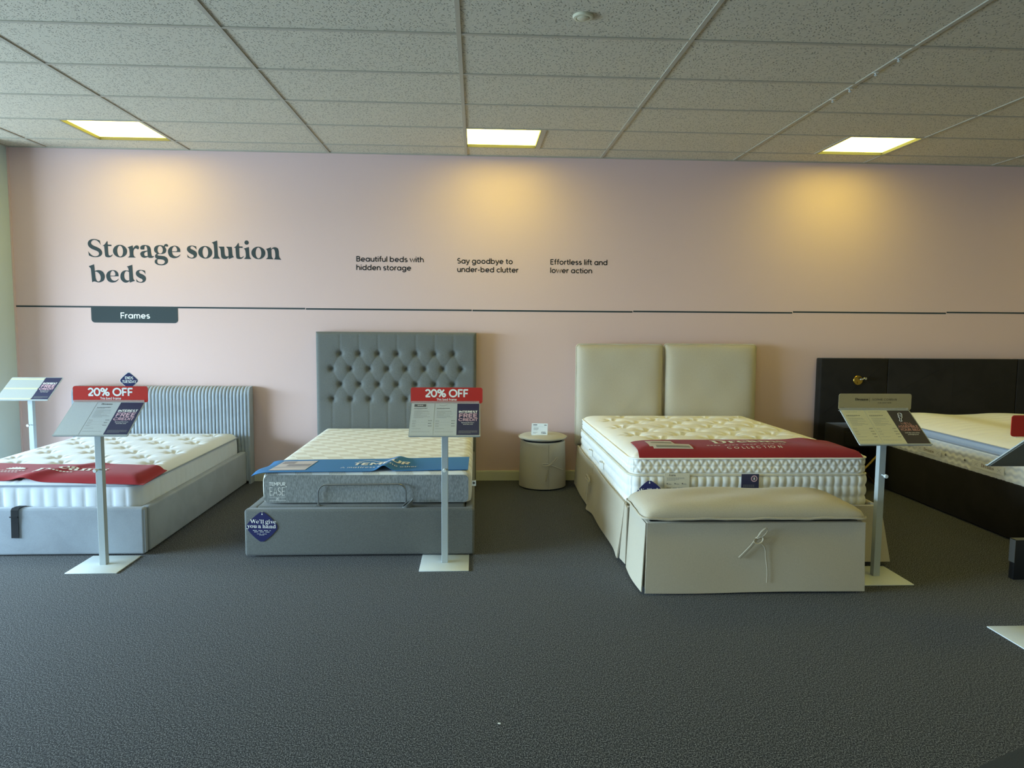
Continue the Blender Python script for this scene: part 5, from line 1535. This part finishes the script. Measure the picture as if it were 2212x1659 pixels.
    if header:
        top = o + ay * BH
        hx, hy, hz = board_dx + 0.004, top.y + 0.004 + header_dy, top.z - 0.002
        W2, H2 = 0.432, 0.096
        m_ = 'print_red' if header != 'beige' else 'print_beige_dark'
        b = bmesh.new(); extrude_outline(b, rrect(W2, H2, 0.013, 5, -W2 / 2, 0), (1, 0, 0), (0, 0, 1), (0, 1, 0), (hx, hy, hz), 0.003)
        hd = obj('header_sign', b, m_, t, False, 35, True)
        b = bmesh.new(); F = Vector((hx, hy - 0.0008, hz))
        if header == 'off':
            put(b, sans('20% OFF', 0.047, 'CENTER', 0.017, 0.262), F + Vector((0, 0, 0.038)))
            put(b, sans('This bed frame', 0.0145, 'CENTER', 0.006, 0.122), F + Vector((0, 0, 0.0165)))
            obj('lettering', b, 'ink_white', hd, False, 35, True)
        elif header == 'beige':
            put(b, serif('Dreams', 0.0103, 'LEFT'), F + Vector((-0.120, 0, 0.056)))
            bar2d(b, F, (1, 0, 0), (0, 0, 1), -0.0345, -0.0335, 0.048, 0.074)
            put(b, sans('SOPHIE CONRAN', 0.013, 'LEFT', -0.006, 0.148, 1.15), F + Vector((-0.018, 0, 0.056)))
            put(b, sans('COLLECTION', 0.0062, 'LEFT', 0.010, 0.082, 1.5), F + Vector((0.016, 0, 0.040)))
            text_bars(b, F, Vector((1, 0, 0)), Vector((0, 0, 1)), [(-0.206, 0.013, 0.026, 0.0018)], 0)
            obj('lettering', b, 'ink_black', hd, False, 35, True)
        else: b.free()
        b = bmesh.new()
        box(b, hx - W2 / 2 + 0.004, hx + W2 / 2 - 0.020, hy - 0.006, hy - 0.003, hz - 0.002, hz + 0.014)
        box(b, hx - W2 / 2 + 0.004, hx + W2 / 2 - 0.020, hy - 0.006, hy + 0.010, hz - 0.005, hz - 0.002)
        obj('header_clip', b, 'clear_acrylic', t, False, 35, True)
        if diamond:
            b = bmesh.new(); R_ = 0.057; dz = hz + H2 + 0.033; dx = hx + 0.108
            def dia(R_, off, th, mi):
                pts = []
                for k in range(4):
                    a = pi / 2 * k; p, q_ = Vector((R_ * cos(a), R_ * sin(a) * 0.93)), Vector((R_ * cos(a + pi / 2), R_ * sin(a + pi / 2) * 0.93))
                    for f_ in (0.08, 0.2, 0.35, 0.5, 0.65, 0.8, 0.92):
                        m2_ = p.lerp(q_, f_); pts.append((m2_.x * (1 + 0.06 * sin(pi * f_)), m2_.y * (1 + 0.06 * sin(pi * f_))))
                extrude_outline(b, pts, (1, 0, 0), (0, 0, 1), (0, 1, 0), (dx, hy + off, dz), th, mi)
            dia(R_, 0.004, 0.002, 1); dia(R_ - 0.0035, 0.0032, 0.001, 0)
            o_ = Vector((dx, hy + 0.0026, dz))
            if diamond == 'text':
                put(b, sans('ENDS', 0.0165, 'CENTER', 0.018, 0.048), o_ + Vector((0.002, 0, 0.008)), mi=1)
                put(b, sans('TUESDAY', 0.0165, 'CENTER', 0.018, 0.082), o_ + Vector((0.002, 0, -0.014)), mi=1)
            obj('offer_diamond', b, ['tag_navy', 'ink_white'], hd, False, 35, True)['label'] = 'navy diamond reading ENDS TUESDAY'
    return t
sign_stand('white sign stand in front of the grey velvet bed, red header with a navy diamond', (-2.098, -2.262), 0, ('blank', 'white_name'), 'credit', 'off', 'text', 0.577, 0.0, 0.026)
sign_stand('white sign stand in front of the buttoned tweed bed, red header and two price sheets', (-0.089, -2.277), 0, ('white_box', 'white_logo'), 'credit', 'off', False, 0.577, 0.0, 0.003)
sign_stand('white sign stand beside the ottoman with a beige header and dark brown sheet', (2.405, -2.572), 0, ('beige_a', 'beige_b'), 'assemble', 'beige', False, 0.60, 0.004, 0.0)
sign_stand('sign stand with empty rails in the left corner behind the velvet bed', (-3.555, -0.455), 0, ('slats',), 'credit', None, False, 0.577, 0.0, 0.012)
sign_stand('sign stand turned away at the right edge, board back darkened for shade and red header', (2.71, -3.435), pi, ('blank', 'blank'), 'credit', 'red', 'plain', 0.577, 0.0, 0.0, -0.078)

# ------------------------------------------------------------------ navy chair whose back corner shows bottom right
ch = thing('upholstered_chair', 'navy upholstered chair back cut off by the bottom right corner', 'chair', (1.05, -5.75, 0))
D1, D2, O_ = (0.913, 0.407, 0), (-0.407, 0.913, 0), (0.986, -5.537, 0.375)
b = bmesh.new(); extrude_outline(b, rrect(0.50, 0.425, 0.13, 10, -0.25, 0), D1, (0, 0, 1), D2, O_, 0.042)
bmesh.ops.bevel(b, geom=[e for e in b.edges if len(e.link_faces) == 2 and any(len(f.verts) > 8 for f in e.link_faces)], offset=0.010, segments=3, affect='EDGES')
cb = obj('backrest', b, 'grey_cloth', ch, True, 40)
b = bmesh.new(); extrude_outline(b, rrect(0.494, 0.420, 0.126, 10, -0.247, 0.0), D1, (0, 0, 1), (0.407, -0.913, 0), O_, 0.014)
obj('back_pad', b, 'navy_cloth', cb, False)['label'] = 'dark navy pad'
CM = Matrix.Translation((O_[0], O_[1], 0)) @ Matrix.Rotation(0.419, 4, 'Z')
b = bmesh.new(); box(b, -0.25, 0.25, -0.50, -0.02, 0.40, 0.47, 0.03, 3)
bmesh.ops.transform(b, matrix=CM, verts=b.verts); obj('seat', b, 'navy_cloth', ch)
for x, y in ((-0.22, -0.06), (0.22, -0.06), (-0.22, -0.46), (0.22, -0.46)):
    b = bmesh.new(); tube(b, [(x, y, 0.41), (x * 1.05, y, 0.0)], 0.016, 10)
    bmesh.ops.transform(b, matrix=CM, verts=b.verts); obj('leg', b, 'black_panel', ch)

# scrap of paper on the carpet
b = bmesh.new(); extrude_outline(b, [(-0.006, -0.003), (0.004, -0.004), (0.006, 0.002), (-0.003, 0.004)], (1, 0, 0), (0, 1, 0), (0, 0, 1), (0.183, -4.037, 0.0), 0.0015)
tag(obj('paper_scrap', b, 'white_card', None, False), 'tiny white scrap lying on the empty carpet in front of the beds', 'litter')
